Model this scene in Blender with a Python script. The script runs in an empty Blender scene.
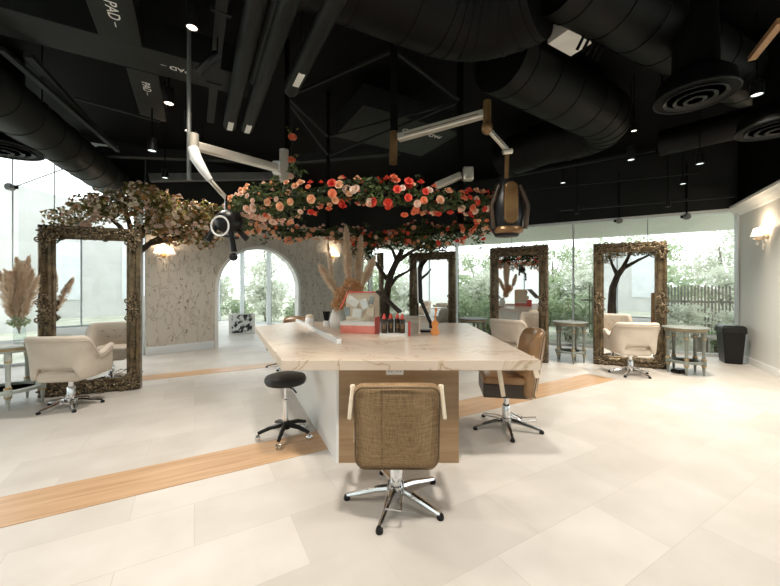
import bpy, math, random
from mathutils import Vector, Matrix
C = bpy.context.scene.collection
SC = bpy.context.scene
PI = math.pi
F, EYE, HOR = 344.0, 1.5, 288.0
def px(u, v, Y): return Vector(((u-390)*Y/F, Y, EYE-(v-HOR)*Y/F))
S = Vector((.869, .494, 0)); L = Vector((-.494, .869, 0))      # the two directions of the building grid
def sl(t, n, z=0): return Vector((S.x*t+L.x*n, S.y*t+L.y*n, z))
SANG = math.atan2(S.y, S.x)

# ------------------------------------------------------------------ materials
def nt(name):
    m = bpy.data.materials.new(name); m.use_nodes = True
    n = m.node_tree.nodes; b = n['Principled BSDF']
    return m, n, m.node_tree.links, b
def col(c): return (c[0], c[1], c[2], 1)
def mat(name, c1, c2=None, scale=6, rough=.5, metal=0, bump=0, bscale=60, stretch=(1, 1, 1), coat=0, emit=None, estr=0, lo=.35, hi=.65, spec=.5, subs=0):
    m, n, l, b = nt(name)
    c2 = c2 or tuple(min(1, x*1.12) for x in c1)
    tc = n.new('ShaderNodeTexCoord'); mp = n.new('ShaderNodeMapping'); mp.inputs['Scale'].default_value = stretch
    l.new(tc.outputs['Object'], mp.inputs[0])
    nz = n.new('ShaderNodeTexNoise'); nz.inputs['Scale'].default_value = scale; nz.inputs['Detail'].default_value = 4
    l.new(mp.outputs[0], nz.inputs['Vector'])
    r = n.new('ShaderNodeValToRGB'); r.color_ramp.elements[0].position = lo; r.color_ramp.elements[1].position = hi
    r.color_ramp.elements[0].color = col(c1); r.color_ramp.elements[1].color = col(c2)
    l.new(nz.outputs['Fac'], r.inputs[0]); l.new(r.outputs[0], b.inputs['Base Color'])
    b.inputs['Roughness'].default_value = rough; b.inputs['Metallic'].default_value = metal
    b.inputs['Specular IOR Level'].default_value = spec
    if coat: b.inputs['Coat Weight'].default_value = coat
    if bump:
        n2 = n.new('ShaderNodeTexNoise'); n2.inputs['Scale'].default_value = bscale; l.new(mp.outputs[0], n2.inputs['Vector'])
        bp = n.new('ShaderNodeBump'); bp.inputs['Strength'].default_value = bump; bp.inputs['Distance'].default_value = .01
        l.new(n2.outputs['Fac'], bp.inputs['Height']); l.new(bp.outputs[0], b.inputs['Normal'])
    if emit: b.inputs['Emission Color'].default_value = col(emit); b.inputs['Emission Strength'].default_value = estr
    return m
def leafmat(name, c1, c2, scale=3, rough=.55, trans=.35):
    m = mat(name, c1, c2, scale=scale, rough=rough)
    n, l = m.node_tree.nodes, m.node_tree.links; b = n['Principled BSDF']; out = n['Material Output']
    tr = n.new('ShaderNodeBsdfTranslucent'); mx = n.new('ShaderNodeMixShader'); mx.inputs[0].default_value = trans
    src = b.inputs['Base Color'].links[0].from_socket
    l.new(src, tr.inputs[0]); l.new(b.outputs[0], mx.inputs[1]); l.new(tr.outputs[0], mx.inputs[2]); l.new(mx.outputs[0], out.inputs[0])
    return m
def glassmat(name, tint=(.97, .99, .98), refl=.06, rough=.0):
    m, n, l, b = nt(name); n.remove(b); out = n['Material Output']
    t = n.new('ShaderNodeBsdfTransparent'); t.inputs[0].default_value = col(tint)
    g = n.new('ShaderNodeBsdfGlossy'); g.inputs['Roughness'].default_value = rough
    lw = n.new('ShaderNodeLayerWeight'); lw.inputs[0].default_value = .5
    pw = n.new('ShaderNodeMath'); pw.operation = 'POWER'; pw.inputs[1].default_value = 5; l.new(lw.outputs['Facing'], pw.inputs[0])
    f = n.new('ShaderNodeMath'); f.operation = 'MULTIPLY_ADD'; f.inputs[1].default_value = .5; f.inputs[2].default_value = .035; l.new(pw.outputs[0], f.inputs[0])
    mx = n.new('ShaderNodeMixShader'); l.new(f.outputs[0], mx.inputs[0])
    l.new(t.outputs[0], mx.inputs[1]); l.new(g.outputs[0], mx.inputs[2]); l.new(mx.outputs[0], out.inputs[0])
    return m
M = {}
M['black'] = mat('black_paint', (.0013, .0014, .0013), (.0025, .0027, .0025), rough=.7, scale=2, spec=.1)
M['soot'] = mat('dark_soffit', (.016, .018, .0175), (.021, .023, .0225), rough=.7, scale=1.5, spec=.15)
M['duct'] = mat('duct_charcoal', (.0085, .010, .009), (.013, .015, .0135), rough=.5, scale=3, spec=.2)
M['ductdark'] = mat('duct_black', (.0026, .0027, .0022), (.0042, .0042, .0034), rough=.5, scale=3, spec=.14)
M['plastic'] = mat('black_plastic', (.006, .006, .0065), (.01, .01, .01), rough=.35, scale=8, spec=.3)
M['vinyl'] = mat('black_vinyl', (.009, .009, .009), (.014, .014, .014), rough=.38, bump=.1, bscale=120, spec=.35)
M['chrome'] = mat('polished_chrome', (.72, .73, .74), (.82, .82, .82), rough=.12, metal=1)
M['alu'] = mat('brushed_aluminium', (.62, .57, .50), (.74, .69, .6), rough=.3, metal=.6, scale=4)
M['copper'] = mat('copper_brown', (.15, .08, .03), (.26, .15, .065), rough=.3, metal=.5, scale=5)
M['cream'] = mat('cream_upholstery', (.60, .52, .43), (.68, .60, .51), rough=.75, bump=.15, bscale=300, scale=4)
M['creamdark'] = mat('cream_piping', (.50, .42, .34), (.56, .48, .40), rough=.7)
M['white'] = mat('white_paint', (.80, .79, .76), (.84, .83, .80), rough=.5, scale=2)
M['wallwhite'] = mat('warm_white_wall', (.70, .69, .65), (.73, .72, .68), rough=.7, scale=.8)
M['whitegloss'] = mat('white_lacquer', (.82, .83, .83), (.86, .87, .87), rough=.2, scale=2)
M['label'] = mat('white_label', (.75, .75, .72), rough=.6)
M['red'] = mat('red_card', (.72, .07, .06), (.80, .12, .09), rough=.5, scale=9)
M['pink'] = mat('salmon_card', (.80, .22, .17), (.85, .30, .24), rough=.5, scale=9)
M['orange'] = mat('orange_wood', (.72, .26, .06), (.85, .38, .12), rough=.4, scale=9)
M['tanpale'] = mat('pale_wood', (.74, .62, .47), (.82, .71, .56), rough=.45, stretch=(1, 1, 8), scale=5)
M['bronze'] = mat('bronze_gilt', (.040, .029, .016), (.26, .19, .105), rough=.32, metal=.45, scale=10, bump=.12, bscale=45, lo=.3, hi=.8)
M['bronzeorn'] = mat('gilt_ornament', (.030, .021, .012), (.40, .30, .18), rough=.38, metal=.4, scale=30, bump=.3, bscale=70, lo=.35, hi=.75)
M['sage'] = mat('sage_grey_paint', (.17, .19, .17), (.25, .27, .24), rough=.5, scale=7)
M['sagepale'] = mat('pale_sage_paint', (.42, .45, .40), (.52, .55, .50), rough=.5, scale=7)
M['gold'] = mat('antique_gold', (.45, .26, .08), (.62, .40, .16), rough=.35, metal=.6, scale=12)
M['bark'] = mat('dark_bark', (.028, .018, .011), (.075, .05, .03), rough=.85, scale=9, stretch=(1, 1, .25), bump=.6, bscale=25)
M['leaf'] = leafmat('dark_leaf', (.012, .026, .008), (.11, .15, .045), scale=9)
M['leafolive'] = leafmat('olive_leaf', (.07, .07, .02), (.30, .25, .08), scale=6, trans=.5)
for k, a, b_ in (('rose_red', (.75, .05, .035), (.88, .14, .08)), ('rose_coral', (.85, .20, .09), (.92, .36, .20)), ('rose_peach', (.88, .48, .28), (.95, .64, .42)), ('rose_blush', (.88, .62, .50), (.95, .78, .66)),
                 ('blossom_pink', (.86, .62, .50), (.94, .78, .68)), ('blossom_cream', (.90, .76, .60), (.96, .88, .76)), ('blossom_amber', (.42, .22, .07), (.62, .36, .15))):
    M[k] = leafmat(k, a, b_, scale=12, trans=.3)
M['pampas'] = leafmat('pampas_plume', (.80, .66, .52), (.92, .82, .69), scale=18, rough=.9, trans=.55)
M['dried'] = leafmat('dried_flower', (.56, .30, .13), (.82, .56, .32), scale=25, rough=.9)
M['garden'] = leafmat('garden_leaf', (.30, .38, .23), (.50, .56, .38), scale=2, trans=.45)
M['gardenpale'] = leafmat('garden_leaf_pale', (.50, .53, .43), (.68, .70, .60), scale=2, trans=.45)
M['gardendark'] = leafmat('garden_leaf_dark', (.17, .24, .14), (.34, .41, .26), scale=2, trans=.4)
M['gtrunk'] = mat('garden_trunk', (.16, .14, .12), (.28, .26, .22), rough=.9, scale=6, stretch=(1, 1, .3))
M['glass'] = glassmat('window_glass')
M['clear'] = glassmat('clear_acrylic', (.93, .95, .95))
M['steel'] = mat('grey_steel', (.28, .30, .30), (.36, .37, .37), rough=.35, metal=.7)
M['mullion'] = mat('pale_mullion', (.66, .69, .70), (.72, .75, .76), rough=.4, scale=3)
M['lamp_face'] = mat('lit_lamp_face', (.9, .85, .75), rough=.4, emit=(1, .88, .7), estr=1.6)
M['lamp_cool'] = mat('lit_lamp_face_cool', (.8, .85, .8), rough=.4, emit=(.85, 1, .93), estr=.75)
M['shade'] = mat('lit_sconce_shade', (.92, .84, .74), rough=.6, emit=(1, .80, .62), estr=.55)
M['crystal'] = mat('crystal', (.7, .62, .54), (.9, .84, .78), rough=.08, scale=30, metal=.3)
m, n, l, b = nt('mirror_silver'); b.inputs['Base Color'].default_value = (.93, .94, .94, 1); b.inputs['Metallic'].default_value = 1; b.inputs['Roughness'].default_value = .01
M['mirror'] = m

def wood(name, c1, c2, rot=0, scale=1.6, rough=.45, along='X'):
    m, n, l, b = nt(name)
    tc = n.new('ShaderNodeTexCoord'); mp = n.new('ShaderNodeMapping'); mp.inputs['Rotation'].default_value = (0, 0, rot)
    mp2 = n.new('ShaderNodeMapping'); mp2.inputs['Scale'].default_value = (1, 14, 14) if along == 'X' else ((14, 1, 14) if along == 'Y' else (14, 14, 1))
    l.new(tc.outputs['Object'], mp.inputs[0]); l.new(mp.outputs[0], mp2.inputs[0])
    nz = n.new('ShaderNodeTexNoise'); nz.inputs['Scale'].default_value = scale; nz.inputs['Detail'].default_value = 6; nz.inputs['Distortion'].default_value = .6
    l.new(mp2.outputs[0], nz.inputs['Vector'])
    r = n.new('ShaderNodeValToRGB'); r.color_ramp.elements[0].position = .3; r.color_ramp.elements[1].position = .7
    r.color_ramp.elements[0].color = col(c1); r.color_ramp.elements[1].color = col(c2)
    l.new(nz.outputs['Fac'], r.inputs[0]); l.new(r.outputs[0], b.inputs['Base Color']); b.inputs['Roughness'].default_value = rough
    return m
M['strip'] = wood('oak_inlay', (.46, .28, .15), (.60, .40, .24), rot=-SANG, rough=.35)
M['panel'] = wood('oak_panel', (.27, .165, .08), (.39, .255, .14), scale=1.4)
M['cabwood'] = wood('brown_cabinet_wood', (.28, .14, .06), (.42, .23, .10), along='Z')

def floor_material():
    m, n, l, b = nt('pale_stone_tiles')
    tc = n.new('ShaderNodeTexCoord'); mp = n.new('ShaderNodeMapping'); mp.inputs['Rotation'].default_value = (0, 0, -SANG)
    l.new(tc.outputs['Object'], mp.inputs[0])
    br = n.new('ShaderNodeTexBrick'); br.offset = .4
    br.inputs['Color1'].default_value = (.585, .55, .505, 1); br.inputs['Color2'].default_value = (.685, .65, .605, 1); br.inputs['Mortar'].default_value = (.57, .535, .485, 1)
    br.inputs['Scale'].default_value = 1; br.inputs['Mortar Size'].default_value = .003; br.inputs['Brick Width'].default_value = .92; br.inputs['Row Height'].default_value = .46
    l.new(mp.outputs[0], br.inputs['Vector'])
    nz = n.new('ShaderNodeTexNoise'); nz.inputs['Scale'].default_value = 2.2; nz.inputs['Detail'].default_value = 7; l.new(mp.outputs[0], nz.inputs['Vector'])
    r = n.new('ShaderNodeValToRGB'); r.color_ramp.elements[0].position = .3; r.color_ramp.elements[1].position = .7
    r.color_ramp.elements[0].color = (.86, .85, .83, 1); r.color_ramp.elements[1].color = (1.0, 1.0, 1.0, 1)
    l.new(nz.outputs['Fac'], r.inputs[0])
    mx = n.new('ShaderNodeMix'); mx.data_type = 'RGBA'; mx.blend_type = 'MULTIPLY'; mx.inputs[0].default_value = 1
    l.new(br.outputs['Color'], mx.inputs[6]); l.new(r.outputs[0], mx.inputs[7]); l.new(mx.outputs[2], b.inputs['Base Color'])
    b.inputs['Roughness'].default_value = .42
    return m
M['floor'] = floor_material()

def marble():
    m, n, l, b = nt('cream_veined_stone')
    tc = n.new('ShaderNodeTexCoord')
    nz0 = n.new('ShaderNodeTexNoise'); nz0.inputs['Scale'].default_value = 1.6; nz0.inputs['Detail'].default_value = 8; nz0.inputs['Distortion'].default_value = 1.4
    mp = n.new('ShaderNodeMapping'); mp.inputs['Scale'].default_value = (1, 2.2, 1); mp.inputs['Rotation'].default_value = (0, 0, .35)
    l.new(tc.outputs['Object'], mp.inputs[0]); l.new(mp.outputs[0], nz0.inputs['Vector'])
    mth = n.new('ShaderNodeMath'); mth.operation = 'SUBTRACT'; mth.inputs[1].default_value = .5; l.new(nz0.outputs['Fac'], mth.inputs[0])
    ab = n.new('ShaderNodeMath'); ab.operation = 'ABSOLUTE'; l.new(mth.outputs[0], ab.inputs[0])
    r = n.new('ShaderNodeValToRGB'); r.color_ramp.elements[0].position = 0; r.color_ramp.elements[1].position = .022
    r.color_ramp.elements[0].color = (.42, .29, .18, 1); r.color_ramp.elements[1].color = (.68, .57, .46, 1)
    e = r.color_ramp.elements.new(.008); e.color = (.60, .48, .36, 1)
    l.new(ab.outputs[0], r.inputs[0]); l.new(r.outputs[0], b.inputs['Base Color']); b.inputs['Roughness'].default_value = .3
    return m
M['marble'] = marble()

def wallpaper():
    m, n, l, b = nt('vine_wallpaper')
    tc = n.new('ShaderNodeTexCoord'); mp = n.new('ShaderNodeMapping'); mp.inputs['Scale'].default_value = (3.6, 3.6, 1.5); l.new(tc.outputs['Object'], mp.inputs[0])
    nz = n.new('ShaderNodeTexNoise'); nz.inputs['Scale'].default_value = 3; nz.inputs['Detail'].default_value = 3; l.new(mp.outputs[0], nz.inputs['Vector'])
    add = n.new('ShaderNodeMix'); add.data_type = 'RGBA'; add.blend_type = 'LINEAR_LIGHT'; add.inputs[0].default_value = .34
    l.new(mp.outputs[0], add.inputs[6]); l.new(nz.outputs['Color'], add.inputs[7])
    v = n.new('ShaderNodeTexVoronoi'); v.feature = 'DISTANCE_TO_EDGE'; v.inputs['Scale'].default_value = 1.3; l.new(add.outputs[2], v.inputs['Vector'])
    r = n.new('ShaderNodeValToRGB'); r.color_ramp.elements[0].color = (.44, .39, .32, 1); r.color_ramp.elements[0].position = .0
    r.color_ramp.elements[1].color = (.60, .545, .47, 1); r.color_ramp.elements[1].position = .06
    l.new(v.outputs['Distance'], r.inputs[0])
    v2 = n.new('ShaderNodeTexVoronoi'); v2.inputs['Scale'].default_value = 2.8; l.new(add.outputs[2], v2.inputs['Vector'])
    r2 = n.new('ShaderNodeValToRGB'); r2.color_ramp.elements[0].color = (.25, .19, .13, 1); r2.color_ramp.elements[0].position = .11
    r2.color_ramp.elements[1].color = (1, 1, 1, 1); r2.color_ramp.elements[1].position = .20
    l.new(v2.outputs['Distance'], r2.inputs[0])
    mx = n.new('ShaderNodeMix'); mx.data_type = 'RGBA'; mx.blend_type = 'MULTIPLY'; mx.inputs[0].default_value = .8
    l.new(r.outputs[0], mx.inputs[6]); l.new(r2.outputs[0], mx.inputs[7]); l.new(mx.outputs[2], b.inputs['Base Color']); b.inputs['Roughness'].default_value = .7
    return m
M['wallpaper'] = wallpaper()

def weave(name, c1, c2):
    m, n, l, b = nt(name)
    tc = n.new('ShaderNodeTexCoord'); out = []
    for st in ((90, 90, 5), (6, 6, 110)):
        mp = n.new('ShaderNodeMapping'); mp.inputs['Scale'].default_value = st; l.new(tc.outputs['Object'], mp.inputs[0])
        nz = n.new('ShaderNodeTexNoise'); nz.inputs['Scale'].default_value = 1.6; nz.inputs['Detail'].default_value = 2; l.new(mp.outputs[0], nz.inputs['Vector']); out.append(nz)
    ad = n.new('ShaderNodeMath'); ad.operation = 'ADD'; l.new(out[0].outputs['Fac'], ad.inputs[0]); l.new(out[1].outputs['Fac'], ad.inputs[1])
    hf = n.new('ShaderNodeMath'); hf.operation = 'MULTIPLY'; hf.inputs[1].default_value = .5; l.new(ad.outputs[0], hf.inputs[0])
    r = n.new('ShaderNodeValToRGB'); r.color_ramp.elements[0].position = .36; r.color_ramp.elements[1].position = .64
    r.color_ramp.elements[0].color = col(c1); r.color_ramp.elements[1].color = col(c2)
    l.new(hf.outputs[0], r.inputs[0]); l.new(r.outputs[0], b.inputs['Base Color']); b.inputs['Roughness'].default_value = .7
    bp = n.new('ShaderNodeBump'); bp.inputs['Strength'].default_value = .3; bp.inputs['Distance'].default_value = .004
    l.new(hf.outputs[0], bp.inputs['Height']); l.new(bp.outputs[0], b.inputs['Normal'])
    return m
M['straw'] = weave('straw_brown_weave', (.19, .11, .048), (.37, .24, .12))
M['tanleather'] = mat('tan_leather', (.24, .125, .05), (.33, .19, .088), rough=.3, scale=5, bump=.2, bscale=12)
M['brownleather'] = mat('dark_brown_leather', (.03, .017, .008), (.055, .032, .016), rough=.4, scale=5)
M['darkpipe'] = mat('dark_piping', (.10, .065, .03), (.14, .09, .045), rough=.7)
M['picture'] = mat('monochrome_print', (.01, .01, .01), (.75, .75, .74), scale=7, rough=.4, lo=.47, hi=.55)
M['lawn'] = mat('garden_ground', (.36, .38, .28), (.55, .54, .46), rough=.9, scale=1.2)
M['paving'] = mat('pale_paving', (.55, .55, .53), (.62, .62, .60), rough=.8, scale=1)
M['amber'] = mat('amber_bottle', (.02, .016, .012), (.06, .04, .02), rough=.25, scale=9)

# ------------------------------------------------------------------ mesh building
class MB:
    def __init__(s): s.v = []; s.f = []
    def add(s, vs, fs):
        o = len(s.v); s.v += [tuple(x) for x in vs]; s.f += [tuple(i+o for i in f) for f in fs]; return s
    def box(s, c, d, rz=0, R=None):
        R = R or Matrix.Rotation(rz, 3, 'Z'); c = Vector(c); vs = []
        for x in (-.5, .5):
            for y in (-.5, .5):
                for z in (-.5, .5): vs.append(c + R @ Vector((x*d[0], y*d[1], z*d[2])))
        return s.add(vs, [(0, 1, 3, 2), (4, 6, 7, 5), (0, 4, 5, 1), (2, 3, 7, 6), (0, 2, 6, 4), (1, 5, 7, 3)])
    def bar(s, a, b, w, h):
        a, b = Vector(a), Vector(b); d = (b-a); ln = d.length; d.normalize()
        up = Vector((0, 0, 1)) if abs(d.z) < .95 else Vector((0, 1, 0))
        x = d.cross(up).normalized(); y = x.cross(d).normalized()
        R = Matrix((x, d, y)).transposed()
        return s.box((a+b)/2, (w, ln, h), R=R)
    def tube(s, pts, r, seg=8, cap=True, closed=False):
        pts = [Vector(p) for p in pts]; n = len(pts)
        rr = r if isinstance(r, (list, tuple)) else [r]*n
        vs, fs = [], []; prev = None
        for i, p in enumerate(pts):
            if closed: d = pts[(i+1) % n]-pts[i-1]
            else: d = pts[min(i+1, n-1)]-pts[max(i-1, 0)]
            d.normalize()
            if prev is None:
                a = Vector((0, 0, 1)) if abs(d.z) < .9 else Vector((1, 0, 0)); x = d.cross(a).normalized()
            else:
                x = prev - d*prev.dot(d); x = x.normalized() if x.length > 1e-6 else d.orthogonal().normalized()
            prev = x; y = d.cross(x)
            for k in range(seg):
                t = 2*PI*k/seg; vs.append(p + (x*math.cos(t)+y*math.sin(t))*rr[i])
        for i in range(n if closed else n-1):
            j = (i+1) % n
            for k in range(seg):
                k2 = (k+1) % seg; fs.append((i*seg+k, i*seg+k2, j*seg+k2, j*seg+k))
        if cap and not closed:
            fs.append(tuple(range(seg-1, -1, -1))); fs.append(tuple((n-1)*seg+k for k in range(seg)))
        return s.add(vs, fs)
    def lathe(s, prof, seg=24, c=(0, 0, 0), R=None, flute=0):
        c = Vector(c); vs, fs = [], []; n = len(prof)
        for (r, z) in prof:
            for k in range(seg):
                t = 2*PI*k/seg; q = r*(1+(flute if k % 2 else 0)); p = Vector((q*math.cos(t), q*math.sin(t), z)); vs.append(c+(R @ p if R else p))
        for i in range(n-1):
            for k in range(seg):
                k2 = (k+1) % seg; fs.append((i*seg+k, i*seg+k2, (i+1)*seg+k2, (i+1)*seg+k))
        if prof[0][0] > 1e-4: fs.append(tuple(range(seg-1, -1, -1)))
        if prof[-1][0] > 1e-4: fs.append(tuple((n-1)*seg+k for k in range(seg)))
        return s.add(vs, fs)
    def ball(s, c, r, seg=12, rings=8, R=None):
        c = Vector(c); r = (r, r, r) if not isinstance(r, (tuple, list)) else r; vs, fs = [], []
        for i in range(rings+1):
            a = -PI/2+PI*i/rings
            for k in range(seg):
                t = 2*PI*k/seg; p = Vector((r[0]*math.cos(a)*math.cos(t), r[1]*math.cos(a)*math.sin(t), r[2]*math.sin(a))); vs.append(c+(R @ p if R else p))
        for i in range(rings):
            for k in range(seg):
                k2 = (k+1) % seg; fs.append((i*seg+k, i*seg+k2, (i+1)*seg+k2, (i+1)*seg+k))
        return s.add(vs, fs)
    def prism(s, poly, z0, z1):
        n = len(poly); vs = [(x, y, z0) for x, y in poly]+[(x, y, z1) for x, y in poly]
        fs = [tuple(range(n-1, -1, -1)), tuple(range(n, 2*n))]+[(i, (i+1) % n, n+(i+1) % n, n+i) for i in range(n)]
        return s.add(vs, fs)
    def slab(s, outline, y0, y1):                      # an outline in x, z given a depth in y
        n = len(outline); vs = [(x, y0, z) for x, z in outline]+[(x, y1, z) for x, z in outline]
        fs = [tuple(range(n)), tuple(range(2*n-1, n-1, -1))]+[(i, n+i, n+(i+1) % n, (i+1) % n) for i in range(n)]
        return s.add(vs, fs)
    def build(s, name, m, parent=None, bevel=0, seg=2, smooth=True, subd=0, label=None, kind=None, ang=40):
        me = bpy.data.meshes.new(name); me.from_pydata(s.v, [], s.f); me.materials.append(m); me.update()
        if smooth:
            for p in me.polygons: p.use_smooth = True
            me.set_sharp_from_angle(angle=math.radians(ang))
        o = bpy.data.objects.new(name, me); C.objects.link(o)
        if parent: o.parent = parent
        if bevel:
            b = o.modifiers.new('soft_edge', 'BEVEL'); b.width = bevel; b.segments = seg; b.limit_method = 'ANGLE'; b.angle_limit = math.radians(35)
        if subd:
            q = o.modifiers.new('smooth', 'SUBSURF'); q.levels = subd; q.render_levels = subd
        if label: o['label'] = label
        if kind: o['kind'] = kind
        return o
def thing(name, label, cat, loc=(0, 0, 0), rz=0, group=None):
    o = bpy.data.objects.new(name, None); C.objects.link(o); o.location = loc; o.rotation_euler = (0, 0, rz)
    o['label'] = label; o['category'] = cat
    if group: o['group'] = group
    return o
def tag(o, label, cat, group=None, kind=None):
    o['label'] = label; o['category'] = cat
    if group: o['group'] = group
    if kind: o['kind'] = kind
    return o
def copy_tree(o, parent=None):
    c = o.copy(); C.objects.link(c); c.parent = parent
    for ch in list(o.children): copy_tree(ch, c)
    return c
def dup(o, label, loc, rz=0, group=None, scale=1):
    c = copy_tree(o); c.location = loc; c.rotation_euler = (0, 0, rz); c['label'] = label; c.scale = (scale,)*3
    if group: c['group'] = group
    return c
def struct(mb, name, m, parent=None, bevel=0, **k):
    o = mb.build(name, m, parent, bevel=bevel, **k)
    if parent is None: o['kind'] = 'structure'
    return o
def rrect(w, h, r, n=6, cx=0, cz=0, arch=0):
    out = []
    for (sx, sz, a0) in ((1, 1, 0), (-1, 1, PI/2), (-1, -1, PI), (1, -1, 1.5*PI)):
        for k in range(n+1):
            a = a0+PI/2*k/n; x = sx*(w/2-r)+r*math.cos(a); z = sz*(h/2-r)+r*math.sin(a)
            out.append((cx+x, cz+z+(arch*(1-(2*x/w)**2) if sz > 0 else 0)))
    if arch:
        i = n+1; mid = []
        for k in range(1, 8):
            x = (w/2-r)*(1-2*k/8); mid.append((cx+x, cz+h/2+arch*(1-(2*x/w)**2)))
        out = out[:i]+mid+out[i:]
    return out

# ------------------------------------------------------------------ room shell
CR = Vector((7.44, 7.40)); B = Vector((-.876, .484)); A = Vector((.4836, .875))
AW0 = Vector((-5.42, 7.64)); AW = Vector((.719, .695)); AWN = Vector((.695, -.719))   # wallpaper wall, its direction and its front normal
GB_END = CR + B*19.0
fl = [(5.75, 4.34), (CR.x, CR.y), (GB_END.x, GB_END.y), (-5.5, 7.72), (-11.7, 3.98), (-10.5, -6.5), (9.5, -6.5), (9.5, 4.34)]
struct(MB().prism(fl[::-1], -.15, 0), 'floor', M['floor'], smooth=False)
def strip(n0, n1, t0, t1, name):
    poly = [sl(t0, n0), sl(t1, n0), sl(t1, n1), sl(t0, n1)]
    struct(MB().prism([(p.x, p.y) for p in poly], .0005, .004), name, M['strip'], smooth=False)
strip(3.07, 3.52, -6, 6.0, 'trim_1')
strip(6.80, 7.18, -1.2, 2.1, 'trim_2')
struct(MB().prism([(-10.6, -6.7), (9.7, -6.7), (9.7, 4.5), (6.2, 4.6), (8.0, 7.7), (GB_END.x, GB_END.y+.3), (-5.6, 7.72), (-11.9, 4.02)], 4.62, 4.8), 'ceiling', M['black'], smooth=False)

def wall_box(name, p, q, z0, z1, th, m, parent=None, side=0):
    p, q = Vector(p[:2]), Vector(q[:2]); d = (q-p); rz = math.atan2(d.y, d.x); nrm = Vector((-d.y, d.x)).normalized()
    c = (p+q)/2 + nrm*side*th/2
    return struct(MB().box((c.x, c.y, (z0+z1)/2), (d.length, th, z1-z0), rz), name, m, parent, smooth=False)
R1 = Vector((5.75, 4.34))
wall_box('wall_right', CR, R1, 0, 3.2, .16, M['wallwhite'], side=1)
wall_box('wall_right_upper', CR+A*.12, R1, 3.2, 4.62, .1, M['black'], side=1)
wall_box('wall_right_return', R1+Vector((.15, 0)), (9.5, 4.34), 0, 4.62, .1, M['wallwhite'])
# cornice and baseboard of the right wall
an = math.atan2(A.y, A.x)
def run(profile, name, m, p, q, nrm):
    mb = MB(); vs = []
    for e in (p, q):
        for (o, z) in profile: vs.append((e.x+nrm.x*o, e.y+nrm.y*o, z))
    k = len(profile); fs = [tuple(range(k)), tuple(range(2*k-1, k-1, -1))]+[(i, k+i, k+(i+1) % k, (i+1) % k) for i in range(k)]
    mb.add(vs, fs); return struct(mb, name, m)
NR = Vector((-.875, .4836))
run([(0, 3.02), (.015, 3.02), (.03, 3.06), (.05, 3.10), (.09, 3.14), (.10, 3.17), (.13, 3.19), (.13, 3.24), (0, 3.24)], 'trim_3', M['white'], CR, R1, NR)
run([(0, 0), (.02, 0), (.02, .11), (.012, .13), (0, .13)], 'baseboard_right', M['white'], CR, R1, NR)
# the black back of the room behind the header
def glazing(name0, p, q, z1, npan, fin_every=1, head=True, spider=False, head_top=4.62, start=1, headmat='soot'):
    p, q = Vector(p), Vector(q); d = q-p; ln = d.length; u = d/ln; rz = math.atan2(u.y, u.x); nrm = Vector((-u.y, u.x))
    for i in range(npan):
        a, b = p+u*(ln*i/npan), p+u*(ln*(i+1)/npan); c = (a+b)/2
        o = struct(MB().box((c.x, c.y, z1/2), (ln/npan-.012, .012, z1), rz), 'window_%d' % (start+i), M['glass'], smooth=False)
        f = MB().box((a.x, a.y, z1/2), (.014, .02, z1), rz)
        f.build('joint', M['steel'], o, smooth=False)
        if fin_every and i % fin_every == 0:
            e = a-nrm*.0+u*.02
            MB().box((e.x+nrm.x*.12, e.y+nrm.y*.12, z1/2), (.03 if fin_every > 1 else .05, .18, z1), rz).build('fin', M['mullion'], o, smooth=False)
        MB().box((c.x, c.y, .03), (ln/npan-.01, .06, .06), rz).build('sill_rail', M['mullion'], o, smooth=False)
    if head:
        c = (p+q)/2
        struct(MB().box((c.x, c.y, (z1+head_top)/2), (ln, .2, head_top-z1), rz), 'wall_header_%d' % start, M[headmat], smooth=False)
        struct(MB().box((c.x, c.y, z1+.012), (ln, .24, .06), rz), 'trim_%d' % (start+20), M['mullion'], smooth=False)
glazing('b', (CR.x, CR.y), (CR.x+B.x*9.2, CR.y+B.y*9.2), 3.16, 6, 2, start=1)
glazing('b', (CR.x+B.x*9.2, CR.y+B.y*9.2), (GB_END.x, GB_END.y), 3.16, 6, 1, start=11)
LG0 = Vector((-5.46, 7.60)); LG = Vector((-.863, -.505))
glazing('l', LG0+LG*7.2, LG0, 4.45, 5, 0, start=21)
wall_box('wall_left_upper', LG0-LG*.02, LG0+LG*.85, 3.55, 4.62, .14, M['black'])
glazing('m', (-5.5, 7.72), (GB_END.x, GB_END.y), 3.9, 5, 1, start=31)
glazing('k', (9.5, -6.5), (-10.5, -6.5), 3.6, 10, 1, start=41)
glazing('k', (-10.5, -6.5), (-11.7, 3.95), 3.6, 5, 1, start=61)
glazing('k', (9.5, 4.3), (9.5, -6.5), 3.3, 6, 1, start=81)

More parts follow.
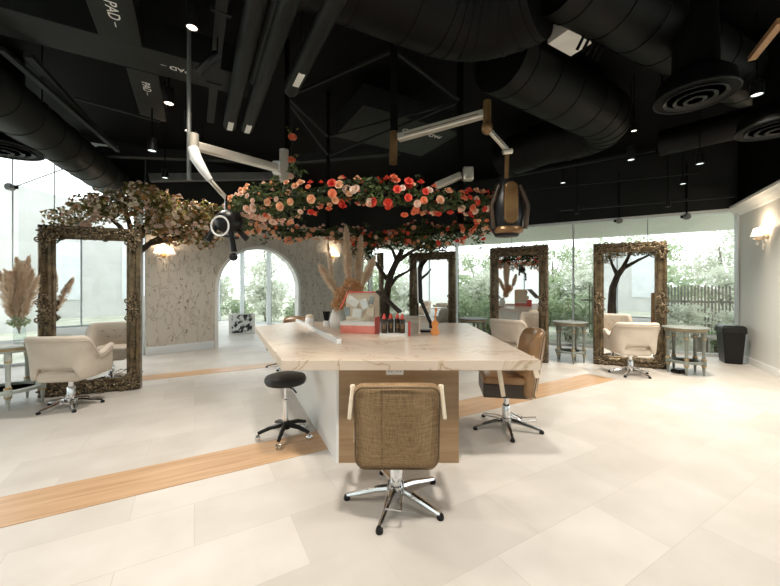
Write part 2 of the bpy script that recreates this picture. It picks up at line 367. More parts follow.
# wallpaper wall with its round-headed opening
def arch_wall():
    t0, t1, H = 0, 6.25, 3.35; a0, a1 = 1.50, 3.73; r = (a1-a0)/2; cx = (a0+a1)/2; sp = 2.57-r; th = .16
    N = 28; arc = [(cx-r*math.cos(PI*k/N), sp+r*math.sin(PI*k/N)) for k in range(N+1)]
    vs, fs = [], []
    def W(t, z, o): return (AW0.x+AW.x*t-AWN.x*o, AW0.y+AW.y*t-AWN.y*o, z)
    mb = MB()
    def quad(a, b, c, d, o=0): mb.add([W(*a, o), W(*b, o), W(*c, o), W(*d, o)], [(0, 1, 2, 3)])
    for o in (0, th):
        quad((t0, 0), (a0, 0), (a0, sp), (t0, sp), o); quad((a1, 0), (t1, 0), (t1, sp), (a1, sp), o)
        quad((t0, sp), (a0, sp), (a0, H), (t0, H), o); quad((a1, sp), (t1, sp), (t1, H), (a1, H), o)
        for k in range(N): quad(arc[k], arc[k+1], (arc[k+1][0], H), (arc[k][0], H), o)
    for (p, q) in [((t0, 0), (t0, H)), ((t1, 0), (t1, H)), ((t0, H), (t1, H))]: mb.add([W(*p, 0), W(*p, th), W(*q, th), W(*q, 0)], [(0, 1, 2, 3)])
    w = struct(mb, 'wall_back', M['wallpaper'], smooth=False)
    tr = MB(); path = [(a0, 0), (a0, sp*.5)]+arc+[(a1, sp*.5), (a1, 0)]
    def off(i, e):
        x, z = path[i]
        if z < sp-1e-4 or i in (2, len(path)-3): return (x+(-e if x < cx else e), z)
        dx, dz = x-cx, z-sp; q = math.hypot(dx, dz); return (cx+dx/q*(q+e), sp+dz/q*(q+e))
    for i in range(len(path)-1):
        p, q, p2, q2 = path[i], path[i+1], off(i, .075), off(i+1, .075)
        tr.add([W(*p, -.03), W(*q, -.03), W(*q2, -.03), W(*p2, -.03), W(*p, th+.03), W(*q, th+.03), W(*q2, -.0), W(*p2, -.0)], [(0, 1, 2, 3), (0, 4, 5, 1), (3, 2, 6, 7)])
    struct(tr, 'trim_4', M['white'])
    for (x0, x1, nm) in ((t0, a0-.1, 'baseboard_left'), (a1+.1, t1, 'baseboard_back')):
        run([(0, 0), (.02, 0), (.02, .16), (.01, .18), (0, .18)], nm, M['mullion'], AW0+AW*x0, AW0+AW*x1, AWN)
    # dark upper wall behind the crowns of the trees
    q = AW0-AWN*.08
    wall_box('wall_back_upper', AW0-AWN*.1, AW0+AW*t1-AWN*.1, 3.35, 4.62, .1, M['soot'])
arch_wall()

# ------------------------------------------------------------------ island counter
H = .92
isl = thing('island_counter', 'wedge-shaped oak island with thick cream veined stone top', 'counter', (0, 2.95, 0))
lx = Vector((-.44, .90))
top = [(-.87, 2.76), (1.21, 2.76), (1.27, 5.70), (-1.62, 5.95), (-2.02, 5.15)]
MB().prism([(x, y-2.95) for x, y in top], H-.082, H).build('worktop', M['marble'], isl, bevel=.004, smooth=False)
bs = [(-.43, 0), (.59, 0), (.75, 2.35), (-1.45, 2.35)]
MB().prism([(-.44, 0), (.59, 0), (.59, .03), (-.44, .03)], 0, H-.082).build('front_panel', M['panel'], isl, smooth=False)
MB().prism([(-.46, 0), (-.44, 0), (-.44, .031), (.55, .031), (.75, 2.35), (-1.45, 2.35), (-1.53, 2.3)], 0, H-.0825).build('carcass', M['white'], isl, smooth=False)
so = MB().box((.04, -.006, H-.082-.043), (.15, .012, .075)).build('double_socket', M['whitegloss'], isl, bevel=.004)
pm = MB()
for sx in (-.037, .037):
    for (dx, dz, w, h) in ((0, .012, .005, .012), (-.012, -.008, .011, .005), (.012, -.008, .011, .005)): pm.box((.04+sx+dx, -.0125, H-.125+dz), (w, .002, h))
    pm.box((.04+sx+.02, -.0125, H-.103), (.008, .002, .012))
pm.build('socket_hole', M['plastic'], so, smooth=False)
a, b_ = Vector((-.55, 3.55)), Vector((-1.60, 5.83)); d = (b_-a).normalized(); nn = Vector((d.y, -d.x))
MB().prism([((a+nn*.0).x, (a+nn*.0).y), ((a+nn*.05).x, (a+nn*.05).y), ((b_+nn*.05).x, (b_+nn*.05).y), (b_.x, b_.y)], H+.0005, H+.052).build('upstand', M['whitegloss'], None, bevel=.004)
ups = C.objects['upstand']; ups.name = 'white_rail'; tag(ups, 'long low white rail lying along the left half of the island top', 'rail')

# ------------------------------------------------------------------ chairs
def star(t, n, Ln, a0, hub_z=.09, glide=True, mname='chrome', rise=.055):
    MB().lathe([(0, .03), (.05, .03), (.06, .05), (.055, .11), (.03, .13), (.0, .13)], 20).build('hub', M[mname], t)
    for k in range(n):
        a = a0+2*PI*k/n; c, s_ = math.cos(a), math.sin(a)
        lg = MB().tube([(c*.03, s_*.03, .085), (c*Ln*.4, s_*Ln*.4, .075), (c*Ln*.8, s_*Ln*.8, .045), (c*Ln, s_*Ln, .032)], [.026, .024, .019, .017], 8)
        lo = lg.build('leg', M[mname], t)
        MB().lathe([(0, 0), (.022, 0), (.025, .01), (.02, .03), (.0, .032)], 12, (c*Ln, s_*Ln, 0)).build('foot_glide', M['plastic'], lo)
def pedal(t, rz=0):
    R = Matrix.Rotation(rz, 3, 'Z')
    pts = [(-.045, -.04, .16), (-.05, -.08, .13), (-.05, -.16, .10), (-.05, -.30, .12), (.05, -.30, .12), (.05, -.16, .10), (.05, -.08, .13), (.045, -.04, .16)]
    MB().tube([R @ Vector(p) for p in pts], .008, 8).build('pump_pedal', M['chrome'], t)
def column(t, z1):
    MB().lathe([(.045, .11), (.045, .24), (.04, .25), (.028, .26), (.028, z1-.04), (.09, z1-.03), (.1, z1), (0, z1)], 20).build('column', M['chrome'], t)

def make_cream_chair(label):
    t = thing('salon_chair', label, 'chair', group='cream tub styling chairs')
    star(t, 5, .31, PI/2, mname='chrome'); column(t, .37); pedal(t, .4)
    MB().slab(rrect(.46, .13, .05, 4, 0, .425), -.24, .26).build('seat_box', M['cream'], t, bevel=.03, seg=3)
    MB().slab(rrect(.44, .11, .05, 4, 0, .51), -.2, .28).build('seat', M['cream'], t, bevel=.03, seg=3)
    # wrap-round shell
    path = []
    for k in range(9): path.append((.325, .24-.26*k/8))
    for k in range(1, 30):
        a = PI*k/30; c, s_ = math.cos(a), math.sin(a)
        path.append((math.copysign(abs(c)**.62, c)*.325, -.02-.28*abs(s_)**.62))
    for k in range(9): path.append((-.325, -.02+.26*k/8))
    def sm(x): x = max(0, min(1, x)); return x*x*(3-2*x)
    P = [Vector((x, y, 0)) for x, y in path]; n = len(P); ring = []; rimpts = []
    for i, p in enumerate(P):
        d = (P[min(i+1, n-1)]-P[max(0, i-1)]).normalized(); N = Vector((-d.y, d.x, 0))
        if N.dot(Vector((p.x, p.y+.02 if p.y < -.02 else 0, 0))) < 0: N = -N
        back = sm((-p.y-.05)/.2); h = .69+.24*back+.07*sm((p.y-.0)/.22)
        mid = sm(1-(abs(p.x)-.17)/.08) if p.y < -.2 else 0; bt = .385+.15*mid
        fl_ = .012+.03*back
        prof = [(-.02, bt), (.005, bt+.015), (.012, (bt+h)/2), (fl_, h-.07), (fl_+.018, h-.035), (fl_+.008, h-.005), (fl_-.03, h+.006), (fl_-.062, h-.012), (fl_-.075, h-.05), (-.06, (bt+h)/2), (-.055, bt+.02)]
        ring.append([p+N*o+Vector((0, 0, z)) for o, z in prof]); rimpts.append(p+N*(fl_-.002+.014)+Vector((0, 0, h-.066)))
    mb = MB(); k = len(ring[0]); vs = [q for r in ring for q in r]; fs = []
    for i in range(n-1):
        for j in range(k): fs.append((i*k+j, i*k+(j+1) % k, (i+1)*k+(j+1) % k, (i+1)*k+j))
    fs.append(tuple(range(k))); fs.append(tuple((n-1)*k+j for j in range(k-1, -1, -1)))
    mb.add(vs, fs); sh = mb.build('backrest', M['cream'], t, subd=1, ang=70)
    MB().tube(rimpts, .006, 6).build('piping', M['creamdark'], sh)
    for (x, z) in ((-.15, .80), (0, .80), (.15, .80), (-.08, .70), (.08, .70)):
        MB().ball((x, -.228, z), (.016, .012, .016), 10, 6).build('button', M['creamdark'], sh)
    return t
def face(n): return math.atan2(-n[0], n[1])            # turn so that local +Y looks along n
n1 = Vector((.39, .92)); n0 = Vector((-.352, .934))
ch = make_cream_chair('cream tub chair beside the left pampas table, back to the viewer'); ch.location = (-4.04, 4.36, 0); ch.rotation_euler.z = .20
dup(ch, 'cream tub chair on the right in front of the large mirror near the bin', (4.18, 5.98, 0), -.22)
dup(ch, 'cream tub chair before the middle mirror beyond the tan chair', (2.30, 6.5, 0), -.72)
dup(ch, 'cream tub chair at the far mirror, mostly hidden by the island top', (.62, 7.40, 0), -.5)

def make_tan_chair(label, bh, backm, up=0, kind='straw'):
    t = thing('styling_chair', label, 'chair', group='tan chairs around the island')
    star(t, 5, .35, -PI/2-.32); column(t, .36+up); pedal(t, -.1)
    MB().slab(rrect(.50, .08, .035, 5, 0, .485+up*1.4), -.22, .27).build('seat', M['tanleather' if kind != 'straw' else 'straw'], t, bevel=.04, seg=3)
    MB().slab(rrect(.49, .13+up*.6, .03, 3, 0, .40+up*1.2), -.215, .265).build('seat_base', M['brownleather'], t, bevel=.012)
    z0 = .335+up; out = rrect(.555, bh, .062, 7, 0, z0+bh/2, arch=.025)
    bk = MB(); K = 7; nn_ = len(out); vs = []
    for j in range(K):
        f = j/(K-1); e = abs(2*f-1); ins = .035*max(0, (e-.4)/.6)**2
        for (x, z) in out:
            w = 1-ins*2/.555*1.6
            zz = z0+bh/2+(z-z0-bh/2)*(1-ins*2/bh*1.6)
            curve = .22*(x*x)/.08*.35
            lean = -.16*max(0, (zz-.45))
            vs.append((x*w, -.30+.12*f+curve+lean, zz))
    fs = [(j*nn_+i, j*nn_+(i+1) % nn_, (j+1)*nn_+(i+1) % nn_, (j+1)*nn_+i) for j in range(K-1) for i in range(nn_)]
    # caps as fans about a strip of centres
    def cap(j, sgn):
        base = j*nn_; cz = [(0, z0+bh*.5)]; rows = []
        c = Vector((0, 0, 0))
        for q in range(nn_): c += Vector(vs[base+q])
        c /= nn_; c.y = -.30+.12*(j/(K-1))-.16*max(0, c.z-.45)+(.0); idx = len(vs)
        # concentric rings keep the curve
        rings = [base]
        for s_ in (.75, .5, .25):
            st = len(vs)
            for q in range(nn_):
                x, y, z = vs[base+q]; X = x*s_; Z = c.z+(z-c.z)*s_
                vs.append((X, -.30+.12*(j/(K-1))+.22*X*X/.08*.35-.16*max(0, Z-.45), Z))
            rings.append(st)
        for a_, b2 in zip(rings[:-1], rings[1:]):
            for q in range(nn_):
                q2 = (q+1) % nn_; f_ = (a_+q, b2+q, b2+q2, a_+q2); fs.append(f_ if sgn > 0 else f_[::-1])
        last = rings[-1]; f_ = tuple(last+q for q in range(nn_)); fs.append(f_ if sgn < 0 else f_[::-1])
    cap(0, -1); cap(K-1, 1)
    bk.add(vs, fs); bo = bk.build('backrest', M[backm], t, ang=60)
    rim = [Vector(vs[1*nn_+i])*1.0 for i in range(nn_)]
    MB().tube([Vector((p.x*1.008, p.y-.012, p.z)) for p in rim], .0055, 6, closed=True).build('piping', M['darkpipe'], bo)
    MB().tube([Vector((-.095, -.30+.012-.16*max(0, z-.45)-.0015, z)) for z in (z0+.03, z0+bh*.25, z0+bh*.5, z0+bh*.75, z0+bh)], .002, 5).build('seam', M['darkpipe'], bo)
    for s_ in (-1, 1):
        ar = MB(); x = s_*.295
        ad = .09 if kind == 'straw' else 0; ar.bar((x*.97, -.19, .78+up+ad), (x*1.03, -.24, .57+up+ad), .028, .05); ar.bar((x*.98, -.20, .77+up+ad), (x, .14, .68+up), .034, .028); ar.bar((x, .13, .69+up), (x, .08, .37+up), .028, .045); ar.bar((x*.85, .08, .385+up), (x, .08, .385+up), .045, .02)
        ar.build('armrest', M['tanpale'], t, bevel=.008)
    return t
tc = make_tan_chair('straw-brown salon chair with its back to the viewer at the near end of the island', .55, 'straw'); tc.location = (.045, 2.44, 0)
tc2 = make_tan_chair('tan leather salon chair tucked under the right side of the island', .66, 'tanleather', up=.05, kind='leather'); tc2.location = (1.25, 3.70, 0); tc2.rotation_euler.z = 1.42
tc3 = copy_tree(tc2); tc3['label'] = 'tan salon chair behind the far left end of the island, only its top showing'; tc3.location = (-1.98, 6.55, 0); tc3.rotation_euler.z = PI-.45; tc3.scale = (1, 1, .88)

# rolling stool
st = thing('rolling_stool', 'black round rolling stool with chrome stem left of the island', 'stool', (-1.05, 3.46, 0))
MB().lathe([(0, .535), (.15, .535), (.19, .545), (.203, .57), (.203, .595), (.19, .618), (.15, .63), (.0, .632)], 32).build('seat', M['vinyl'], st)
MB().lathe([(.025, .10), (.025, .36), (.03, .365), (.03, .38), (.016, .385), (.016, .53), (.0, .53)], 16).build('gas_stem', M['chrome'], st)
MB().tube([(.02, -.02, .515), (.09, -.05, .50), (.13, -.08, .47)], .008, 8).build('height_lever', M['plastic'], st)
MB().lathe([(0, .09), (.045, .09), (.05, .12), (.045, .16), (.028, .17), (0, .17)], 16).build('hub', M['plastic'], st)
for k in range(5):
    a = -PI/2+2*PI*k/5+.05; c, s_ = math.cos(a), math.sin(a)
    lo = MB().tube([(c*.03, s_*.03, .13), (c*.15, s_*.15, .115), (c*.26, s_*.26, .075)], [.026, .022, .017], 8).build('leg', M['plastic'], st)
    cs = MB()
    R = Matrix.Rotation(a, 3, 'Z') @ Matrix.Rotation(PI/2, 3, 'X')
    for o in (-.016, .016):
        cs.lathe([(0, -.009), (.02, -.009), (.027, -.004), (.027, .004), (.02, .009), (0, .009)], 14, (c*.262-s_*o, s_*.262+c*o, .027), R)
    cs.build('caster', M['chrome'], lo)

# ------------------------------------------------------------------ baroque mirrors
def make_mirror(label):
    rnd = random.Random(4)
    t = thing('floor_mirror', label, 'mirror', group='baroque floor mirrors')
    W_, H_ = 1.18, 2.37; prof = [(0, -.04), (0, .045), (.02, .07), (.045, .068), (.06, .045), (.075, .04), (.09, .05), (.12, .056), (.14, .045), (.15, .028), (.165, .03), (.175, .022), (.185, 0), (.185, -.04)]
    mb = MB(); k = len(prof); vs = []
    for (sx, sz) in ((-1, -1), (1, -1), (1, 1), (-1, 1)):
        for (o, d_) in prof: vs.append((sx*(W_/2-o), -d_, H_/2+sz*(H_/2-o)))
    fs = [(c*k+j, c*k+j+1, ((c+1) % 4)*k+j+1, ((c+1) % 4)*k+j) for c in range(4) for j in range(k-1)]
    mb.add(vs, fs)
    # bead course along the outer edge
    fr = mb.build('frame', M['bronze'], t, ang=25)
    bd = MB()
    for (x0, z0, x1, z1) in ((-.47, .075, .47, .075), (-.47, H_-.075, .47, H_-.075), (-.515, .12, -.515, H_-.12), (.515, .12, .515, H_-.12)):
        m_ = int(math.hypot(x1-x0, z1-z0)/.045)
        for i in range(m_):
            f = (i+.5)/m_; bd.ball((x0+(x1-x0)*f, -.045, z0+(z1-z0)*f), (.016, .012, .016), 6, 4)
    bd.build('bead_course', M['bronzeorn'], fr)
    MB().box((0, .015, H_/2), (W_-.06, .03, H_-.06)).build('back_board', M['bark'], t)
    x, z = W_/2-.183, H_/2-.183
    MB().add([(-x, -.006, H_/2-z), (x, -.006, H_/2-z), (x, -.006, H_/2+z), (-x, -.006, H_/2+z)], [(0, 1, 2, 3)]).build('mirror_glass', M['mirror'], t, smooth=False)
    def ornament(cx, cz, dirs, name):
        o = MB()
        for (dx, dz) in dirs:
            for q in range(7):
                f = (q+1)/7; l_ = .02+.20*f
                for s_ in (-1, 1):
                    w = (.058*(1-f*.75))*s_; px_, pz_ = cx+dx*l_-dz*w, cz+dz*l_+dx*w
                    a = math.atan2(dz, dx)+s_*(.7+.3*rnd.random())
                    R = Matrix.Rotation(-a, 3, 'Y') @ Matrix.Rotation(rnd.uniform(-.5, .5), 3, 'X')
                    o.ball((px_, -.072-.02*rnd.random(), pz_), (.036*(1.15-f*.5), .016, .015), 8, 5, R)
            sp = []
            for q in range(16):
                a = q*.55; r_ = .046*(1-q/18)
                sp.append((cx+dx*.12-dz*.06+r_*math.cos(a), -.085-.002*q, cz+dz*.12+dx*.06+r_*math.sin(a)))
            o.tube(sp, .011, 6)
            sp = [(cx+dx*.12+dz*.06+.046*(1-q/18)*math.cos(-q*.55), -.085-.002*q, cz+dz*.12-dx*.06+.046*(1-q/18)*math.sin(-q*.55)) for q in range(16)]
            o.tube(sp, .011, 6)
        for q in range(16):
            a = q*2*PI/8; r_ = .042 if q < 8 else .068
            R = Matrix.Rotation(-a, 3, 'Y')
            o.ball((cx+r_*math.cos(a), -.09+.012*(q >= 8), cz+r_*math.sin(a)), (.03, .016, .015), 8, 5, R)
        o.ball((cx, -.1, cz), (.032, .025, .032), 10, 6)
        o.build(name, M['bronzeorn'], t)
    e = .085
    for sx in (-1, 1):
        for sz in (-1, 1): ornament(sx*(W_/2-e), H_/2+sz*(H_/2-e), ((-sx, 0), (0, -sz)), 'corner_ornament')
        ornament(sx*(W_/2-e), H_/2, ((0, 1), (0, -1)), 'side_ornament')
    for sz in (-1, 1): ornament(0, H_/2+sz*(H_/2-e), ((1, 0), (-1, 0)), 'crest_ornament')
    st_ = MB().bar((0, .03, 1.5), (0, .42, .015), .05, .03)
    st_.build('back_strut', M['bark'], t)
    return t
mr = make_mirror('tall ornate gilt mirror near the left window'); mr.location = (-4.28, 4.95, 0); mr.rotation_euler.z = face(n0)
dup(mr, 'tall ornate gilt mirror on the right between the two console tables', (4.59, 6.62, 0), face(n1))
dup(mr, 'tall ornate gilt mirror reflecting the island and the rose ring', (2.70, 7.25, 0), face((.58, .815)))
dup(mr, 'far ornate gilt mirror behind the black desk lamp', (1.03, 8.40, 0), face((.46, .89)))
dup(mr, 'ornate gilt mirror seen almost edge-on beside the centre tree trunk', (-.22, 9.0, 0), face((.995, .05)))

# ------------------------------------------------------------------ console tables
def make_table(label, r=.32, h=.82, mm='sage', rz=0, loc=(0, 0, 0)):
    t = thing('console_table', label, 'table', loc, rz, 'round painted console tables')
    MB().lathe([(0, h-.035), (r-.01, h-.035), (r, h-.025), (r+.01, h-.012), (r, h), (0, h)], 36).build('tabletop', M[mm], t)
    MB().lathe([(r-.05, h-.085), (r-.03, h-.085), (r-.03, h-.036), (r-.05, h-.036)], 36).build('apron', M[mm], t)
    MB().lathe([(r-.03, h-.055), (r-.022, h-.05), (r-.022, h-.04), (r-.03, h-.036)], 36).build('gilt_band', M['gold'], t)
    for k in range(5):
        a = 2*PI*k/5+.3; c = ((r-.07)*math.cos(a), (r-.07)*math.sin(a), 0)
        lg = MB().lathe([(0, 0), (.012, 0), (.024, .14), (.032, .16), (.036, .18), (.036, .26), (.028, .27), (.024, .30), (.026, h-.24), (.034, h-.2), (.034, h-.18), (.036, h-.17), (.036, h-.085), (0, h-.085)], 14, c).build('leg', M[mm], t)
        for z in (.165, .275, h-.19): MB().lathe([(.028, z-.012), (.038, z-.005), (.038, z+.005), (.028, z+.012)], 14, c).build('gilt_ring', M['gold'], lg)
    MB().lathe([(r-.13, .20), (r-.05, .20), (r-.05, .235), (r-.13, .235), (r-.13, .20)], 36).build('stretcher_ring', M[mm], t)
    return t
tb = make_table('grey round console table beside the black bin', loc=(5.20, 6.06, 0))
dup(tb, 'grey round console table between the two right mirrors', (3.66, 7.0, 0), .4)
dup(tb, 'grey round console table between the far mirror and the island', (1.86, 7.75, 0), .9)
tl = make_table('pale sage round console table holding the glass vase of pampas', r=.40, h=.79, mm='sagepale', loc=(-4.90, 4.40, 0), rz=.25)
MB().box((5.12, 6.1, .035), (.24, .14, .07), .4).build('power_adapter', M['plastic'], bevel=.02)
tag(C.objects['power_adapter'], 'small black box on the floor under the console table by the bin', 'box')

# bin
bn = thing('waste_bin', 'black tapered waste bin with liner against the right wall', 'bin', (6.86, 6.93, 0), an)
def taper(w0, d0, w1, d1, z0, z1):
    v = [(sx*w0/2, sy*d0/2, z0) for sx, sy in ((-1, -1), (1, -1), (1, 1), (-1, 1))]+[(sx*w1/2, sy*d1/2, z1) for sx, sy in ((-1, -1), (1, -1), (1, 1), (-1, 1))]
    return MB().add(v, [(3, 2, 1, 0), (4, 5, 6, 7)]+[(i, (i+1) % 4, 4+(i+1) % 4, 4+i) for i in range(4)])
taper(.36, .26, .44, .34, 0, .66).build('body', M['plastic'], bn, bevel=.02)
taper(.47, .37, .46, .36, .60, .73).build('liner_fold', M['vinyl'], bn, bevel=.02)
taper(.45, .35, .40, .30, .73, .755).build('lid', M['plastic'], bn, bevel=.01)

# ------------------------------------------------------------------ foliage helpers
def leaf_cloud(mb, blobs, n, size, seed, flat=0):
    rnd = random.Random(seed); tot = sum(b[1][0]*b[1][1]*b[1][2] for b in blobs)
    for (c, r) in blobs:
        k = max(3, int(n*r[0]*r[1]*r[2]/tot))
        for _ in range(k):
            d = Vector((rnd.gauss(0, 1), rnd.gauss(0, 1), rnd.gauss(0, 1))).normalized(); q = rnd.random()**.45
            p = Vector(c)+Vector((d.x*r[0], d.y*r[1], d.z*r[2]))*q
            leaf(mb, p, rnd, size*rnd.uniform(.6, 1.3))
def leaf(mb, p, rnd, s):
    u = Vector((rnd.gauss(0, 1), rnd.gauss(0, 1), rnd.gauss(0, .7))).normalized(); w = u.orthogonal().normalized()
    w = Matrix.Rotation(rnd.uniform(0, 6.28), 3, u) @ w; nn_ = u.cross(w)
    a, b2, c, d = p-u*s*.5, p+w*s*.27+nn_*s*.08, p+u*s*.55-nn_*s*.1, p-w*s*.27+nn_*s*.08
    mb.add([a, b2, c, d], [(0, 1, 2), (0, 2, 3)])
def rose_mesh(name, m, r=.05):
    mb = MB()
    for lay, (rad, up, open_, num) in enumerate(((1, .0, 1.0, 6), (.72, .25, .7, 5), (.42, .45, .35, 4))):
        for k in range(num):
            a = 2*PI*k/num+lay*.5; R = Matrix.Rotation(a, 3, 'Z'); vs = []
            for i in range(3):
                for j in (-1, 0, 1):
                    f = i/2; w = (.15+.5*math.sin(PI*(.2+.65*f)))*rad*.9
                    x = (.1+f*.9*open_)*rad; z = up*.6-.1+(f*.75*(1.15-open_*.55))+(.12*abs(j)*f)-(.22*f*f*f*open_ if i == 2 else 0)
                    vs.append(R @ Vector((x*r*(1-.12*abs(j)), w*j*r*1.15, z*r)))
            mb.add(vs, [(0, 1, 4, 3), (1, 2, 5, 4), (3, 4, 7, 6), (4, 5, 8, 7)])
    mb.ball((0, 0, r*.3), (r*.28, r*.28, r*.35), 6, 4)
    me = bpy.data.meshes.new(name); me.from_pydata(mb.v, [], mb.f); me.materials.append(M[m]); me.update()
    for p in me.polygons: p.use_smooth = True
    return me, mb
ROSE = {k: rose_mesh(k, k) for k in ('rose_red', 'rose_coral', 'rose_peach', 'rose_blush')}
BLOS = {k: rose_mesh(k, k, .046) for k in ('blossom_pink', 'blossom_cream', 'blossom_amber')}
def put(me, parent, p, d, s, name):
    o = bpy.data.objects.new(name, me); C.objects.link(o); o.parent = parent; o.location = p
    o.rotation_euler = Vector(d).to_track_quat('Z', 'Y').to_euler(); o.scale = (s, s, s); return o
def merge_at(mb, src, p, d, s):
    q = Vector(d).to_track_quat('Z', 'Y').to_matrix(); mb.add([Vector(p)+q @ (Vector(v)*s) for v in src.v], src.f)

# ring of roses over the island
RC = Vector((-.27, 4.28, 2.33))
ring = thing('rose_ring', 'large hanging ring of coral and peach roses above the island', 'flowers', RC)
rnd = random.Random(11); RX, RY = 1.50, 1.24
hoop = [(RX*math.cos(a*PI/24), RY*math.sin(a*PI/24), 0) for a in range(48)]
MB().tube(hoop, .018, 8, closed=True).build('hoop', M['black'], ring)
fo = MB(); tw = MB()
for i in range(6200):
    a = rnd.uniform(0, 2*PI); b2 = rnd.uniform(0, 2*PI); q = rnd.random()**.5; near = .5-.5*math.sin(a)
    tr_ = .115+.05*math.sin(a*5)*math.sin(a*3+1)+.03*math.sin(a*11)
    p = Vector(((RX+tr_*q*math.cos(b2)*1.25)*math.cos(a), (RY+tr_*q*math.cos(b2)*1.25)*math.sin(a), tr_*q*math.sin(b2)+.03*math.sin(a*7)))
    leaf(fo, p, rnd, rnd.uniform(.04, .075))
for i in range(26):
    a = rnd.uniform(0, 2*PI); p = Vector((RX*math.cos(a), RY*math.sin(a), 0)); dz = rnd.choice((-1, 1, 1))
    e = p+Vector((rnd.uniform(-.15, .15), rnd.uniform(-.1, .1), dz*rnd.uniform(.15, .24))); tw.tube([p, (p+e)/2+Vector((.03, 0, 0)), e], .004, 4)
    for j in range(9): leaf(fo, e+Vector((rnd.gauss(0, .04), rnd.gauss(0, .04), rnd.gauss(0, .04))), rnd, .055)
fo.build('leaves', M['leaf'], ring, smooth=False, kind='stuff'); tw.build('twigs', M['bark'], ring)
rest = {k: MB() for k in ROSE}; cnt = 0
for i in range(560):
    a = rnd.uniform(0, 2*PI)
    side = math.sin(a)
    b2 = rnd.uniform(0, 2*PI); tr_ = .14+.05*math.sin(a*5)*math.sin(a*3+1)
    d = Vector((math.cos(b2)*math.cos(a), math.cos(b2)*math.sin(a), math.sin(b2)))
    p = Vector((RX*math.cos(a), RY*math.sin(a), .03*math.sin(a*7)))+d*tr_*rnd.uniform(.8, 1.15)
    left = math.cos(a) < -.3
    k = rnd.choice(('rose_peach', 'rose_blush', 'rose_blush', 'rose_peach', 'rose_coral') if left else ('rose_red', 'rose_red', 'rose_coral', 'rose_coral', 'rose_peach', 'rose_blush'))
    d = (d+Vector((0, -.5, .1))).normalized(); s_ = rnd.uniform(.5, .85)
    seen = d.dot(Vector((-p.x, -(p.y+4.28), -.8)).normalized()) > .1 and (side < .1 or b2 > PI)
    if cnt < 100 and seen: put(ROSE[k][0], ring, p, d, s_, 'rose'); cnt += 1
    else: merge_at(rest[k], ROSE[k][1], p, d, s_)
for k, mb in rest.items():
    if mb.v: mb.build('roses', M[k], ring, kind='stuff')

# suspended black frame
fr = thing('suspended_frame', 'black square steel frame of posts and rails hung from the ceiling', 'frame', (-.35, 4.35, 0))
PO = [Vector((-1.29, 4.32)), Vector((.04, 3.47)), Vector((.90, 4.42)), Vector((-.98, 5.46))]
PO = [p-Vector((-.35, 4.35)) for p in PO]
zt = 3.9
for i, p in enumerate(PO):
    w = .05 if i in (0, 3) else .075
    MB().box((p.x, p.y, (2.33+4.62)/2), (w, w, 4.62-2.33)).build('post', M['black'], fr)
for i in range(4):
    a, b2 = PO[i], PO[(i+1) % 4]
    MB().bar((a.x, a.y, zt), (b2.x, b2.y, zt), .03, .03).build('rail', M['duct'], fr)
for i in range(4):
    p = PO[i]; q = Vector((p.x+.08, p.y+.07)); aa = math.atan2(q.y/RY, q.x/RX)
    e = Vector((RX*math.cos(aa)+.08, RY*math.sin(aa)-.07)); MB().bar((p.x, p.y, 2.335), (e.x, e.y, 2.335), .02, .02).build('spoke', M['black'], fr)
MB().bar((PO[0].x, PO[0].y, zt-.04), (PO[3].x, PO[3].y, zt-.3), .03, .03).build('brace', M['duct'], fr)
MB().bar((PO[3].x, PO[3].y, zt-.3), (PO[2].x, PO[2].y, zt-.0), .03, .03).build('brace', M['duct'], fr)

vp = px(291, 150, 4.27)
vn = thing('rose_vine', 'thin rose vine climbing the left post of the black frame', 'vine', (vp.x, vp.y, 2.45))
vm = MB().tube([(.0, -.02, -.05), (.03, -.03, .25), (-.01, -.02, .55), (.02, -.02, .85), (.0, -.02, 1.05)], .006, 5); vm.build('stem', M['leaf'], vn)
lf = MB()
for z in (.1, .3, .5, .66, .9, 1.0):
    for j in range(5): leaf(lf, Vector((rnd.gauss(0, .04), -.03, z+rnd.gauss(0, .04))), rnd, .055)
lf.build('leaves', M['leafolive'], vn, smooth=False)
for (x, z, k, s_) in ((.03, .90, 'rose_coral', 1.1), (.02, .62, 'rose_coral', 1.05), (.0, .42, 'rose_blush', 1.0), (-.02, .22, 'rose_peach', .9)):
    put(ROSE[k][0], vn, (x, -.04, z), (.3, -.9, .3), s_, 'rose')

